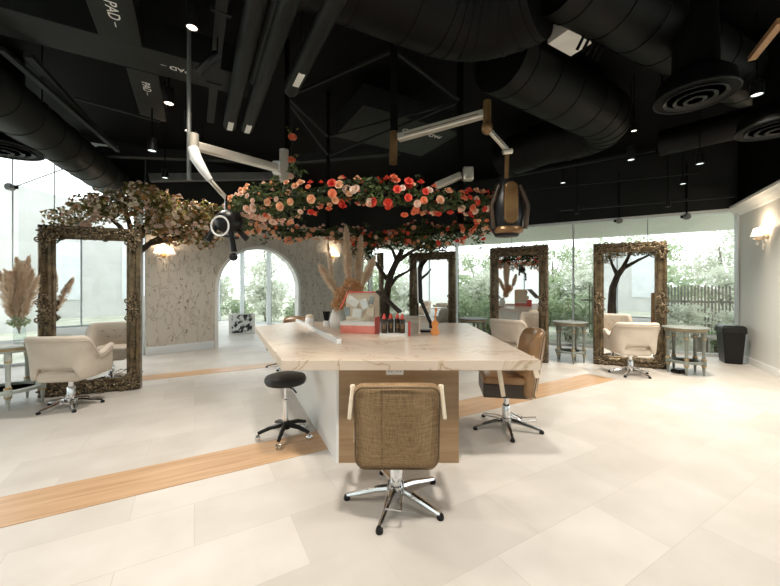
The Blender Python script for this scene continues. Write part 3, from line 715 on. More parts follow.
# ------------------------------------------------------------------ blossom trees
def blossom_tree(label, loc, trunk, limbs, blobs, nl, nb, seed, mix, lm='leaf', group='blossom trees of the salon', r0=.12):
    t = thing('blossom_tree', label, 'tree', loc); rn = random.Random(seed)
    n = len(trunk); MB().lathe([(0, 0), (r0*1.8, 0), (r0*1.4, .03), (r0*1.1, .12), (0, .12)], 12).build('root_flare', M['bark'], t)
    MB().tube(trunk, [r0*(1-.45*i/(n-1)) for i in range(n)], 10).build('trunk', M['bark'], t)
    for lb in limbs:
        k = len(lb); MB().tube(lb, [r0*.48*(1-.7*i/(k-1)) for i in range(k)], 8).build('branch', M['bark'], t)
    f = MB(); leaf_cloud(f, blobs, nl, .085, seed); f.build('leaves', M[lm], t, smooth=False, kind='stuff')
    rest = {k: MB() for k in mix}; c = 0
    vol = [b[1][0]*b[1][2] for b in blobs]
    for i in range(nb):
        b = rn.choices(blobs, vol)[0]; d = Vector((rn.gauss(0, 1), rn.gauss(0, 1)-.3, rn.gauss(0, 1))).normalized()
        p = Vector(b[0])+Vector((d.x*b[1][0], d.y*b[1][1], d.z*b[1][2]))*rn.uniform(.6, 1.08); k = rn.choice(mix[:2] if len(mix) > 3 and p.x < -.05 and rn.random() < .8 else mix); s_ = rn.uniform(.5, 1.0)  # left side's brighter light put into colour: mostly pink and cream blossoms there
        if c < 100 and d.y < .1: put(BLOS[k][0], t, p, d, s_, 'blossom'); c += 1
        else: merge_at(rest[k], BLOS[k][1], p, d, s_)
    for k, mb in rest.items():
        if mb.v: mb.build('blossoms', M[k], t, kind='stuff')
    return t
lb = [((-.55, .0, 2.95), (.42, .3, .20)), ((-.98, .1, 2.85), (.22, .25, .18)), ((-1.2, .0, 2.72), (.2, .25, .2)), ((-.85, .0, 2.58), (.3, .25, .13)), ((-.15, -.1, 2.92), (.42, .35, .26)), ((.4, -.1, 3.0), (.42, .35, .28)), ((.85, .0, 2.78), (.42, .35, .34)), ((1.25, .05, 2.72), (.34, .3, .36)),
      ((.75, .1, 2.45), (.30, .25, .20)), ((-.7, .1, 2.72), (.18, .2, .10)), ((1.35, 0, 2.42), (.30, .24, .22)), ((.45, 0, 2.55), (.35, .25, .2)), ((.15, .1, 3.25), (.3, .25, .14))]
blossom_tree('blossom tree with a wide pale crown rising behind the left mirror', (-4.60, 6.05, 0),
             [(-.15, .1, 0), (-.12, .08, .7), (-.05, .05, 1.3), (.05, .0, 1.9), (.12, 0, 2.3)],
             [[(.08, 0, 2.05), (.4, 0, 2.3), (.75, 0, 2.5), (1.1, .0, 2.7)], [(.12, 0, 2.25), (.3, 0, 2.6), (.5, 0, 3.0)], [(.1, 0, 2.2), (-.2, .05, 2.6), (-.55, .05, 2.9)], [(.1, 0, 2.25), (0, 0, 2.7), (-.1, 0, 3.0)], [(.4, 0, 2.3), (.9, .05, 2.4), (1.25, .05, 2.5)]],
             lb, 2700, 950, 5, ('blossom_pink', 'blossom_cream', 'blossom_amber', 'blossom_amber'), lm='leafolive')
blossom_tree('blossom tree with a forked dark trunk behind the island', (-.05, 8.0, 0),
             [(-.05, 0, 0), (-.06, 0, .8), (-.02, 0, 1.4), (.06, 0, 1.8), (.22, 0, 2.15), (.34, 0, 2.4)],
             [[(-.02, 0, 1.45), (.2, 0, 1.75), (.45, 0, 1.88), (.6, 0, 2.0)], [(.22, 0, 2.1), (.1, 0, 2.4), (-.15, 0, 2.6)], [(.2, 0, 2.1), (.55, 0, 2.35), (.9, .0, 2.5)], [(-.02, 0, 1.7), (-.3, 0, 2.1), (-.6, 0, 2.4)]],
             [((0, 0, 2.62), (.6, .4, .2)), ((.6, 0, 2.6), (.5, .4, .18)), ((-.6, 0, 2.55), (.5, .4, .22)), ((-.55, -.1, 2.3), (.3, .3, .2)), ((1.0, 0, 2.45), (.4, .3, .14))], 2600, 160, 8, ('blossom_amber', 'blossom_pink', 'blossom_amber'), lm='leaf', r0=.11)
blossom_tree('blossom tree behind the viewer, seen only in the right mirror', (2.3, -2.0, 0),
             [(0, 0, 0), (0, 0, .8), (.03, 0, 1.5), (.2, 0, 2.0), (.45, 0, 2.4)],
             [[(.2, 0, 2.0), (.0, 0, 2.5), (-.1, 0, 2.9)], [(.4, 0, 2.3), (.9, 0, 2.6), (1.4, 0, 2.85)], [(.4, 0, 2.35), (.6, 0, 2.8), (.7, 0, 3.0)]],
             [((.1, 0, 3.0), (.6, .5, .28)), ((.8, 0, 3.05), (.6, .5, .28)), ((1.5, 0, 2.95), (.6, .5, .28)), ((-.2, 0, 2.7), (.3, .3, .2))], 2200, 240, 9, ('blossom_amber', 'blossom_pink'), lm='leafolive', r0=.17)
cb = thing('cabinet', 'brown wooden cabinet behind the viewer, seen in the right mirror', 'cabinet', (3.75, -3.3, 0))
MB().box((0, 0, .65), (.62, .45, 1.3)).build('body', M['cabwood'], cb, bevel=.01)
for s_ in (-1, 1):
    do = MB().box((s_*.152, .235, .66), (.295, .02, 1.18)).build('door', M['cabwood'], cb, bevel=.005); MB().ball((s_*.03, .255, .7), .014, 10, 6).build('knob', M['gold'], do)

# ------------------------------------------------------------------ pampas arrangements
def plume(mb, base, tip, w, rn, n=420):
    base, tip = Vector(base), Vector(tip); ax = tip-base; ln = ax.length; ax.normalize(); x = ax.orthogonal().normalized(); y = ax.cross(x)
    core = []
    for i in range(7): core.append(base+ax*ln*i/6)
    mb.tube(core, [.006, w*.16, w*.24, w*.22, w*.18, w*.1, .003], 7)
    for i in range(n):
        f = rn.random()**.9; a = rn.uniform(0, 2*PI); p = base+ax*ln*f; o = x*math.cos(a)+y*math.sin(a)
        r_ = w*math.sin(PI*min(1, .12+f*.86))**.7
        e = p+o*r_*rn.uniform(.6, 1.1)+ax*rn.uniform(.03, .10)+Vector((0, 0, -.015))
        s_ = (e-p).cross(ax).normalized()*.0045
        m_ = (p+e)/2+o*.012
        mb.add([p-s_, p+s_, m_+s_*1.2, e, m_-s_*1.2], [(0, 1, 2, 3, 4)])
def pampas(name, label, loc, plumes, vase, dried=(), seed=1, leaves=None):
    t = thing(name, label, 'vase', loc); rn = random.Random(seed); vase(t)
    for (b, e, w, n) in plumes:
        mb = MB(); mb.tube([(0, 0, .12), Vector(b)*.55+Vector((0, 0, .08)), b], .004, 5); plume(mb, b, e, w, rn, n); mb.build('pampas_plume', M['pampas'], t, smooth=False)
    if dried:
        mb = MB()
        for (c, r_, k) in dried:
            for i in range(k):
                d = Vector((rn.gauss(0, 1), rn.gauss(0, 1), rn.gauss(0, 1))).normalized(); leaf(mb, Vector(c)+d*r_*rn.random()**.5, rn, rn.uniform(.03, .06))
        mb.build('dried_flowers', M['dried'], t, smooth=False, kind='stuff')
    if leaves:
        mb = MB(); leaf_cloud(mb, leaves, 90, .06, 3); mb.build('leaves', M['garden'], t, smooth=False)
    return t
def vase1(t):
    mb = MB()
    mb.lathe([(0, 0), (.075, 0), (.09, .03), (.095, .12), (.07, .2), (.055, .24), (.062, .26)], 24); mb.build('vase', M['white'], t)
o = px(336, 320, 5.0)
def rel(u, v, Y, base): return px(u, v, Y)-base
bs1 = Vector((o.x, 5.0, H))
pampas('pampas_vase', 'white vase of tall pampas plumes and dried flowers behind the gift box', bs1,
       [(rel(349, 285, 5.0, bs1), rel(346, 229, 5.0, bs1), .105, 900), (rel(357, 285, 5.05, bs1), rel(361, 238, 5.05, bs1), .085, 700), (rel(362, 285, 4.9, bs1), rel(373, 260, 4.9, bs1), .085, 600),
        (rel(340, 296, 4.95, bs1), rel(321, 267, 4.95, bs1), .085, 600), (rel(333, 292, 5.1, bs1), rel(328, 245, 5.1, bs1), .045, 220)], vase1,
       [(rel(343, 295, 4.9, bs1), .13, 420), (rel(338, 304, 4.9, bs1), .1, 260), (rel(357, 288, 4.95, bs1), .12, 300), (rel(350, 284, 4.95, bs1), .1, 200)], 4)
def vase2(t):
    MB().lathe([(0, 0), (.05, 0), (.06, .02), (.06, .16), (.055, .2), (.05, .2), (.055, .15), (.053, .025), (0, .02)], 20).build('glass_vase', M['clear'], t)
b2 = Vector((-4.76, 4.42, .79)); pl = []
rn = random.Random(3)
for i in range(11):
    u = 2+i*3.4+rn.uniform(-2, 2); pl.append((rel(17+(u-19)*.35, 318, 4.42, b2), rel(u, 255+abs(u-20)*.9+rn.uniform(-4, 10), 4.42+rn.uniform(-.12, .12), b2), .075, 300))
pampas('pampas_vase', 'glass vase of loose pampas on the pale table at the left window', b2, pl, vase2, (), 6, leaves=[((0, 0, .27), (.14, .1, .07))])

# ------------------------------------------------------------------ things on the island
g0 = px(359, 333, 4.36); gb = thing('gift_box', 'house-shaped gift box with clear window and red base on the island', 'box', (g0.x, 4.36+.14, H), -.22)
W_ = .46; D_ = .24
MB().box((0, 0, .05), (W_, D_, .10)).build('red_base', M['pink'], gb, bevel=.003); MB().box((0, 0, .1225), (W_, D_, .045)).build('white_band', M['label'], gb)
e = MB().box((W_/2+.004, 0, .105), (.006, D_, .205)); e.build('side_panel', M['red'], gb)
MB().box((0, D_/2-.006, .33), (W_, .012, .37)).build('back_panel', M['tanpale'], gb)
w = MB(); w.add([(-W_/2, -D_/2, .15), (W_/2, -D_/2, .15), (W_/2, -D_/2, .30), (W_/2-.02, D_/2-.02, .52), (-W_/2+.04, D_/2-.02, .52), (-W_/2, -D_/2, .30)], [(0, 1, 2, 5), (5, 2, 3, 4)]); w.build('clear_window', M['clear'], gb, smooth=False)
MB().bar((-W_/2+.03, D_/2-.02, .525), (W_/2, D_/2-.02, .525), .016, .016).build('ridge', M['red'], gb)
MB().bar((-W_/2, -D_/2, .31), (-W_/2+.03, D_/2-.02, .525), .012, .012).build('edge_strip', M['red'], gb)
rf = MB(); rf.add([(W_/2, -D_/2+.02, .53), (W_/2, D_/2, .53), (W_/2+.30, D_/2, .26), (W_/2+.30, -D_/2+.02, .26)], [(0, 1, 2, 3)]); rfo = rf.build('open_flap', M['brownleather'], gb, smooth=False)
q = rfo.modifiers.new('board', 'SOLIDIFY'); q.thickness = .02
for (x, z, sx, sz, r_, mk) in ((-.10, .40, .16, .10, .5, 'label'), (.06, .37, .1, .13, -.4, 'whitegloss'), (.15, .27, .1, .11, .1, 'tanpale'), (-.17, .27, .07, .12, -.1, 'steel'), (-.03, .25, .12, .12, .15, 'label'), (.15, .42, .06, .1, .2, 'steel')):
    MB().box((x, D_/2-.07-(.52-z)*.25, z), (sx, .03, sz), R=Matrix.Rotation(r_, 3, 'Y')).build('packet', M[mk], gb, bevel=.006)
bw = thing('bottle_stand', 'clear acrylic stand beside the gift box, for red-capped bottles', 'stand', (.03, 4.14, H))
MB().box((0, 0, .02), (.30, .15, .04)).build('base_tray', M['label'], bw, bevel=.004); MB().add([(-.155, .08, .04), (.155, .08, .04), (.155, .08, .2), (-.155, .08, .2)], [(0, 1, 2, 3)]).build('back_plate', M['clear'], bw, smooth=False)
for i, (x, y, z, lab) in enumerate(((-.10, -.03, .055, 'near left bottle'), (-.02, .03, .085, 'far left bottle'), (.06, .03, .085, 'far right bottle'), (.115, -.03, .055, 'near right bottle'))):
    bt = thing('bottle', 'dark bottle with pointed red cap on the clear stand, %s' % ('leftmost', 'second from left', 'third from left', 'rightmost')[i], 'bottle', (.03+x, 4.14+y, H+.041), 0, 'red-capped bottles on the clear stand')
    MB().lathe([(0, 0), (.034, 0), (.036, .01), (.036, .15), (.03, .165), (.014, .175), (0, .175)], 16).build('body', M['amber'], bt)
    MB().lathe([(.024, .168), (.024, .19), (.018, .2), (.008, .23), (0, .235)], 14).build('cap', M['red'], bt)
    MB().box((.0, -.0365, .085), (.03, .002, .06)).build('label_patch', M['copper'], bt)
rb = MB().box((.235, 4.2, H+.085), (.03, .09, .17)).build('red_carton', M['red'], bevel=.003); tag(rb, 'narrow red carton right of the bottle stand', 'box')
# desk lamp
lp = px(426, 329, 4.55); dl = thing('desk_lamp', 'black folding desk lamp with upright bar head on the island', 'lamp', (lp.x, 4.55, H))
def rl(u, v): return px(u, v, 4.55)-Vector((lp.x, 4.55, H))
MB().slab([(x, z) for x, z in rrect(.17, .025, .01, 3, 0, .0125)], -.07, .07).build('base', M['plastic'], dl, bevel=.004)
MB().bar(rl(431, 324), rl(421, 301), .045, .045).build('lower_arm', M['plastic'], dl, bevel=.006)
MB().bar(rl(420.5, 303), rl(419.5, 267), .055, .045).build('light_bar', M['plastic'], dl, bevel=.006)
MB().bar(rl(418, 303)+Vector((0, -.01, 0)), rl(417.2, 268)+Vector((0, -.01, 0)), .012, .03).build('diffuser', M['whitegloss'], dl)
MB().lathe([(0, -.03), (.03, -.03), (.03, .03), (0, .03)], 14, rl(421, 301), Matrix.Rotation(PI/2, 3, 'X')).build('hinge', M['plastic'], dl)
MB().bar(rl(431, 328), rl(431, 322), .05, .05).build('foot_block', M['plastic'], dl, bevel=.004)
ca = px(419.5, 329, 4.4); cd = MB().lathe([(0, 0), (.02, 0), (.02, .012), (.009, .016), (.009, .20), (.004, .21), (0, .21)], 12, (ca.x, 4.4, H)).build('taper_candle', M['tanpale']); tag(cd, 'thin pale taper candle standing before the desk lamp', 'candle')
vo = px(435, 335, 4.22); vl = thing('violin_ornament', 'small orange wooden violin-shaped ornament on the island', 'ornament', (vo.x, 4.22, H))
out = [(.0, 0), (.045, .01), (.055, .05), (.035, .085), (.03, .10), (.042, .125), (.04, .16), (.015, .185)]; out = out+[(-x, z) for x, z in out[::-1][:-1]]
MB().slab(out, -.018, .018).build('body', M['orange'], vl, bevel=.006); MB().bar((0, 0, .18), (.012, 0, .30), .018, .018).build('neck', M['orange'], vl); MB().ball((.014, 0, .315), (.02, .014, .026), 10, 6).build('scroll', M['orange'], vl)
wj = px(309.5, 322, 5.25); t = thing('white_jar', 'white lidded jar near the far left of the island top', 'jar', (wj.x, 5.25, H+.0))
MB().lathe([(0, 0), (.06, 0), (.065, .01), (.065, .12), (.055, .13), (0, .13)], 20).build('body', M['whitegloss'], t); MB().lathe([(.058, .131), (.06, .16), (.03, .175), (0, .18)], 20).build('lid', M['tanpale'], t)
bj = px(326.5, 320, 5.3); t = thing('brush_pot', 'white pot of black brushes left of the pampas', 'pot', (bj.x, 5.3, H))
MB().lathe([(0, 0), (.05, 0), (.055, .08), (.048, .08), (.045, .02), (0, .02)], 18).build('pot', M['whitegloss'], t)
for i in range(7):
    a = i*.9; MB().tube([(.018*math.cos(a), .018*math.sin(a), .025), (.045*math.cos(a), .045*math.sin(a), .22)], [.005, .014], 7).build('brush', M['plastic'], t)
# framed print inside the archway
pc = thing('framed_print', 'small framed black and white print standing on the floor in the archway', 'picture', (px(242, 333, 11.3).x, 11.3, 0), .35)
MB().box((0, 0, .33), (.80, .04, .66)).build('frame', M['white'], pc, bevel=.01); MB().box((0, -.022, .33), (.62, .01, .60)).build('print', M['picture'], pc)

# ------------------------------------------------------------------ sconces
def sconce(label, loc, rz, power):
    t = thing('wall_sconce', label, 'lamp', loc, rz)
    MB().lathe([(0, 0), (.05, 0), (.06, .012), (.03, .03), (0, .035)], 16, (0, 0, 0), Matrix.Rotation(PI/2, 3, 'X')).build('backplate', M['gold'], t)
    for s_ in (-1, 1):
        MB().tube([(0, -.03, 0), (s_*.06, -.08, -.06), (s_*.12, -.10, -.05), (s_*.13, -.10, .0)], .008, 8).build('arm', M['gold'], t)
        MB().lathe([(.045, .16), (.085, .02)], 28, (s_*.13, -.10, 0), flute=.05).build('lamp_shade', M['shade'], t)
        MB().tube([(s_*.13, -.1, 0), (s_*.13, -.1, .08)], .012, 8).build('candle_tube', M['white'], t)
        dr = MB()
        for k in range(6):
            a = k*PI/3; dr.ball((s_*.13+.05*math.cos(a), -.10+.05*math.sin(a), -.03), (.012, .012, .022), 6, 4)
        dr.ball((s_*.13, -.10, -.12), (.018, .018, .04), 6, 5); dr.tube([(s_*.13, -.1, -.02), (s_*.13, -.1, -.09)], .003, 5)
        dr.build('crystal_drops', M['crystal'], t)
    dr = MB().ball((0, -.06, -.2), (.022, .022, .05), 6, 5); dr.tube([(0, -.05, -.02), (0, -.06, -.16)], .003, 5); dr.build('pendant_drop', M['crystal'], t)
    l_ = bpy.data.lights.new('sconce_light', 'POINT'); l_.energy = power; l_.color = (1, .78, .55); l_.shadow_soft_size = .05
    lo = bpy.data.objects.new('sconce_light', l_); C.objects.link(lo); lo.location = (0, -.16, .2); lo.parent = t
    return t
k_ = 1.22; q = Vector((CR.x-.4836*k_*1.0, CR.y-.875*k_)); q = q+NR*.0
w1 = CR-A*1.45
sconce('crystal wall sconce with two pleated shades on the white right wall', (w1.x, w1.y, 2.43), math.atan2(NR.y, NR.x)+PI/2, 5)
for (t_, z_, lab) in ((.33, 2.26, 'crystal wall sconce on the wallpaper below the left blossom tree'), (4.95, 2.5, 'crystal wall sconce on the wallpaper right of the archway')):
    w2 = AW0+AW*t_; sconce(lab, (w2.x, w2.y, z_), math.atan2(AWN.y, AWN.x)+PI/2, 3.5)

# ------------------------------------------------------------------ ceiling services
def duct(label, pts, r, m='ductdark', name='air_duct', step=.42):
    t = thing(name, label, 'duct', pts[0]); o = Vector(pts[0]); P = [Vector(p)-o for p in pts]
    MB().tube(P, r, 28).build('pipe_run', M[m], t)
    sm = MB(); acc = 0
    for i in range(len(P)-1):
        d = P[i+1]-P[i]; ln = d.length; u = d.normalized(); k = max(1, int(ln/step))
        for j in range(k):
            c = P[i]+d*(j+.5)/k; sm.tube([c-u*.012, c+u*.012], r+.008, 28)
    sm.build('seam_band', M[m], t); return t
def arcpts(a, c, b, n=7):
    a, b, c = Vector(a), Vector(b), Vector(c); return [a*(1-f)**2+c*2*f*(1-f)+b*f*f for f in [i/n for i in range(n+1)]]
d1a, d1b = px(255, -40, 2.55), px(432, 12, 3.25)
d1a.z = d1b.z = 4.19
e1 = d1b+S*.75+Vector((.05, -.05, 0))
duct('big black round duct elbow above the near part of the island', [d1a]+arcpts(d1b, d1b+S*.6, d1b+S*.75+L*-.6, 8), .40)
d2 = [px(500, 60, 3.9), px(545, 88, 4.4), px(590, 108, 5.0)]
for p in d2: p.z = 4.12
e0 = d2[-1]; e2 = px(505, 158, 7.0); e2.z = 4.12
duct('long black round duct with an elbow over the right side of the room', [d2[0], d2[1]]+arcpts(e0, e0+S*1.2, e0+S*.75+Vector((-.75, .85, 0)), 9)+[e2], .37)
d3a, d3b = px(560, -36, 3.0), px(750, 50, 4.6); d3a.z = d3b.z = 4.25
duct('black round duct at the top right above the ring diffuser', [d3a, d3b], .31)
d4a, d4b = px(-70, 62, 3.1), px(112, 190, 7.0); d4a.z = 3.66; d4b.z = 3.66
duct('charcoal round duct along the left window', [d4a, d4b], .30, 'duct')
d5a, d5b = px(660, 145, 6.2), px(760, 120, 5.3); d5a.z = d5b.z = 4.1
duct('short black round duct over the right mirror', [d5a, d5b], .22)

def lettering(txt, loc, rot, size, parent):
    c = bpy.data.curves.new('lettering', 'FONT'); c.body = txt; c.size = size; c.extrude = .001; c.align_x = 'CENTER'; c.align_y = 'CENTER'; c.materials.append(M['label'])
    f_ = bpy.data.objects.new('lettering', c); C.objects.link(f_); bpy.context.view_layer.update()
    me = bpy.data.meshes.new_from_object(f_.evaluated_get(bpy.context.evaluated_depsgraph_get())); bpy.data.objects.remove(f_); bpy.data.curves.remove(c)
    o = bpy.data.objects.new('lettering', me); C.objects.link(o); o.location = loc; o.rotation_euler = rot; o.parent = parent; return o
rd = thing('rectangular_duct', 'charcoal flat duct crossing the ceiling at left, lettered PAD', 'duct', sl(-.6, 4.43, 3.9), SANG)
MB().box((-1.3, 0, .16), (5.2, .46, .32)).build('casing', M['duct'], rd, bevel=.005)
lettering('PAD –', (.42, .0, -.003), (PI, 0, PI), .10, rd)
r2 = thing('branch_duct', 'flat branch duct towards the viewer, lettered PAD', 'duct', sl(-.62, 3.1, 3.9), SANG)
MB().box((0, 0, .15), (.34, 2.2, .30)).build('casing', M['duct'], r2, bevel=.005); lettering('PAD –', (0, .72, -.003), (PI, 0, PI/2), .125, r2)
r3 = thing('branch_duct', 'flat branch duct running away behind the flat cross duct', 'duct', sl(-.5, 5.3, 3.9), SANG)
MB().box((0, 0, .15), (.30, 1.26, .30)).build('casing', M['duct'], r3, bevel=.005); lettering('PAD –', (0, -.25, -.003), (PI, 0, PI/2), .115, r3)
r4 = thing('ceiling_panel', 'flat charcoal duct plate inside the black frame, lettered', 'duct', (0, 5.1, 3.95), SANG)
MB().box((.3, .3, .15), (1.7, 1.1, .3)).build('casing', M['duct'], r4, bevel=.005); lettering('PAD 1-2 RAD', (.62, .05, -.003), (PI, 0, PI-.1), .12, r4)
# parallel pipes running away
pg = 'parallel charcoal pipes under the ceiling'
for i, (u, v, Y, r_, n0_, n1_, tagz, lab) in enumerate(((231, 118, 4.7, .085, -3.6, .25, -.05, 'charcoal pipe with a white tag, left of the pair'), (249, 121, 4.75, .085, -3.6, .25, -.05, 'charcoal pipe with a white tag, right of the pair'), (302, 66, 3.6, .085, -1.6, .5, 0, 'charcoal pipe with a white tag nearest the black frame'), (262, 60, 3.6, .11, -2.2, .35, None, 'thick charcoal pipe without a tag between tagged pipes'))):
    p = px(u, v, Y); t = thing('service_pipe', lab, 'pipe', p, 0, pg)
    MB().tube([L*n0_, L*n1_], r_, 16).build('pipe_run', M['duct'], t)
    if tagz is not None: MB().bar(L*tagz-Vector((.0, .0, r_*.98))+L*-.0, L*(tagz+.26)-Vector((0, 0, r_*.98)), r_*.8, .006).build('tag', M['label'], t)
    hg = MB()
    for n_ in (n0_*.5, 0): hg.bar(L*n_+Vector((0, 0, r_)), L*n_+Vector((0, 0, 4.63-p.z)), .012, .012)
    hg.build('hanger_rod', M['duct'], t)
ct = thing('cable_tray', 'narrow dark cable tray left of the charcoal pipes', 'tray', px(213, 95, 4.3))
MB().bar(L*-3.2, L*.8, .09, .03).build('tray', M['duct'], ct)
for n_ in (-1.5, -.3): MB().bar(L*n_-S*.08, L*n_+S*.08, .03, .05).build('cross_bar', M['duct'], ct)
# angle struts at upper left
for (a, b2, w, lab) in ((((0, 48), 3.2), ((118, 165), 5.6), .06, 'dark strut running along the left duct'), (((28, 55), 3.4), ((112, 150), 5.6), .07, 'pale-edged strut right of the left duct'), (((75, 98), 4.2), ((160, 110), 4.8), .035, 'thin level rod between the struts')):
    p, q = px(*a[0], a[1]), px(*b2[0], b2[1]); q.z = p.z
    o = MB().bar((0, 0, 0), q-p, w, w*.7).build('metal_strut', M['duct']); o.location = p; tag(o, lab, 'strut')
for (u0, v0, u1, v1, Y0, Y1, lab) in ((500, 178, 655, 150, 7.2, 6.5, 'black rail holding small spots before the header'), (520, 190, 700, 172, 8.0, 6.9, 'second black rail close to the header'), (560, 210, 735, 196, 7.9, 7.0, 'lowest black rail along the header')):
    p, q = px(u0, v0, Y0), px(u1, v1, Y1)
    o = MB().bar((0, 0, 0), q-p, .05, .05).build('track_rail', M['duct']); o.location = p; tag(o, lab, 'rail')
for (u0, v0, u1, v1, Y0, Y1, lab) in ((100, 152, 250, 158, 6.2, 6.6, 'dark beam above the left blossom tree'), (150, 178, 290, 176, 7.5, 8.5, 'pale ledge above the wallpaper wall'), (290, 160, 400, 150, 7.2, 6.5, 'dark beam behind the black frame')):
    p, q = px(u0, v0, Y0), px(u1, v1, Y1)
    o = MB().bar((0, 0, 0), q-p, .14, .16).build('service_beam', M['steel' if 'pale' in lab else 'soot']); o.location = p; tag(o, lab, 'beam')

def diffuser(label, c, r):
    t = thing('ring_diffuser', label, 'vent', c)
    for k in range(4):
        a = r*(1-.24*k); MB().lathe([(a-.10*r, .03-.02*k), (a-.02*r, .0-.012*k), (a, .012-.012*k), (a-.08*r, .05-.02*k), (a-.10*r, .03-.02*k)], 40).build('cone_ring', M['duct'], t)
    MB().lathe([(0, .02), (r*.14, .02), (r*.12, .0), (0, -.02)], 24).build('centre_disc', M['duct'], t)
    MB().lathe([(r*.97, .01), (r*.9, .16), (r*.55, .28), (r*.5, 4.62-c[2])], 32).build('neck', M['black'], t)
diffuser('round ring air diffuser in the black ceiling above the right mirror', px(695, 98, 3.45), .34)
diffuser('round ring air diffuser at the right edge over the white wall', px(777, 129, 4.2), .38)
diffuser('round ring air diffuser over the left window', px(2, 150, 4.6), .42)

# white unit between the ducts
av = thing('vent_unit', 'white rectangular vent box glimpsed between black ducts', 'vent', px(577, 36, 3.62), SANG)
MB().box((0, .05, .12), (.40, .30, .3)).build('housing', M['label'], av)
MB().box((.0, -.12, -.055), (.44, .05, .06)).build('lip', M['tanpale'], av)
for k in range(5): MB().tube([(-.16+k*.085, -.10, -.04), (-.15+k*.085, -.16, -.16), (-.13+k*.085, -.08, -.24)], .016, 6).build('hose', M['black'], av)
tb_ = MB().bar((0, 0, 0), px(782, 20, 2.9)-px(752, 58, 3.4), .06, .05).build('timber_batten', M['cabwood']); tb_.location = px(752, 58, 3.4); tag(tb_, 'brown timber batten at the upper right corner', 'batten')

# downlights and track heads
def downlight(label, u, v, Y, r=.045, ln=.16, tilt=(0, 0), m='lamp_face', group='black cylinder spotlights', power=0, name='spotlight'):
    p = px(u, v, Y); t = thing(name, label, 'lamp', p, 0, group)
    R = Matrix.Rotation(tilt[0], 3, 'X') @ Matrix.Rotation(tilt[1], 3, 'Y')
    MB().lathe([(0, .008), (r*.85, .008), (r*.85, 0), (r, 0), (r, ln), (r*.8, ln+.01), (0, ln+.01)], 20, (0, 0, 0), R).build('barrel', M['plastic'], t)
    MB().lathe([(0, .006), (r*.84, .006), (r*.84, .007), (0, .007)], 18, (0, 0, 0), R).build('lens', M[m], t)
    e = R @ Vector((0, 0, ln)); MB().tube([e, (e.x, e.y, 4.63-p.z)], .008, 6).build('stem', M['black'], t)
    if power:
        l_ = bpy.data.lights.new('spot_lamp', 'SPOT'); l_.energy = power; l_.color = (1, .90, .76); l_.spot_size = math.radians(115); l_.spot_blend = .8; l_.shadow_soft_size = .10
        o = bpy.data.objects.new('spot_lamp', l_); C.objects.link(o); o.parent = t; o.location = R @ Vector((0, 0, -.02)); o.rotation_euler = R.to_euler()
    return t
downlight('cylinder spotlight uppermost on the left hanging rod', 192, 28, 3.0, .05, .3, power=60)
downlight('tilted cylinder spotlight below the uppermost one on the left rod', 198, 73, 3.3, .04, .26, (0, .8))
downlight('cylinder pendant spotlight nearest the left blossom tree', 165, 178, 5.2, .045, .12, m='lamp_cool')
downlight('cylinder pendant spotlight above the left blossom tree', 152, 151, 4.6, .055, .16, m='lamp_cool')
downlight('cylinder spotlight beside the left round duct', 42, 113, 4.4, .06, .12, m='lamp_cool')
downlight('cylinder spotlight on the left hanging rod by the aluminium arm', 188, 131, 3.6, .035, .2)
downlight('cylinder spotlight hanging below the duct elbow', 631, 160, 5.2, .05, .2, m='lamp_cool', power=70)
downlight('tiny warm spotlight beside the duct elbow', 634, 131, 5.0, .04, .1)
downlight('cylinder spotlight between elbow and white wall', 700, 164, 5.6, .055, .16, m='lamp_cool', power=170)
downlight('cylinder spotlight near the right edge of the ceiling', 757, 95, 3.9, .06, .14, m='lamp_cool', power=130)
downlight('small spotlight under the black rail', 563, 183, 7.0, .05, .12, m='lamp_cool')
downlight('small spotlight above the right glass clamp', 683, 184, 6.4, .05, .12, m='lamp_cool')
downlight('unlit spotlight hanging before the header', 668, 207, 6.9, .045, .16, m='steel')
downlight('unlit spotlight left of the mirror-top clamp', 577, 214, 7.4, .045, .16, m='steel')
for i, (x, y, e) in enumerate(((.1, 1.6, 165), (-2.6, 1.6, 85), (2.7, 1.7, 95), (3.4, 4.3, 115), (-2.7, 4.2, 125), (.0, -2.0, 90), (-3.6, 6.6, 110))):  # all after the first are extra lamps added to brighten the room
    p = Vector((x, y, 3.75))
    u, v = 390+F*x/max(y, .5), 0
    t = thing('spotlight', ('cylinder spotlight above the near chair', 'added cylinder spotlight brightening the left floor', 'added cylinder spotlight brightening the right floor', 'added cylinder spotlight brightening the right strip', 'added cylinder spotlight brightening the stool side', 'added cylinder spotlight behind the viewer', 'added cylinder spotlight brightening the wallpaper')[i], 'lamp', p, 0, 'black cylinder spotlights')
    MB().lathe([(0, .008), (.05, .008), (.05, 0), (.06, 0), (.06, .18), (0, .18)], 20).build('barrel', M['plastic'], t); MB().tube([(0, 0, .18), (0, 0, .87)], .01, 6).build('stem', M['black'], t)
    MB().lathe([(0, .006), (.049, .006), (.049, .007), (0, .007)], 18).build('lens', M['lamp_face'], t)
    l_ = bpy.data.lights.new('spot_lamp', 'SPOT'); l_.energy = e; l_.color = (1, .93, .84); l_.spot_size = math.radians(125); l_.spot_blend = .9; l_.shadow_soft_size = .12
    o = bpy.data.objects.new('spot_lamp', l_); C.objects.link(o); o.parent = t; o.location = (0, 0, -.02)
hr = MB().tube([(0, 0, 0), (0, 0, 2.0)], .02, 8).build('hanging_rod', M['steel']); hr.location = px(189, 180, 3.5); tag(hr, 'thin steel rod hanging behind the left aluminium arm', 'rod')

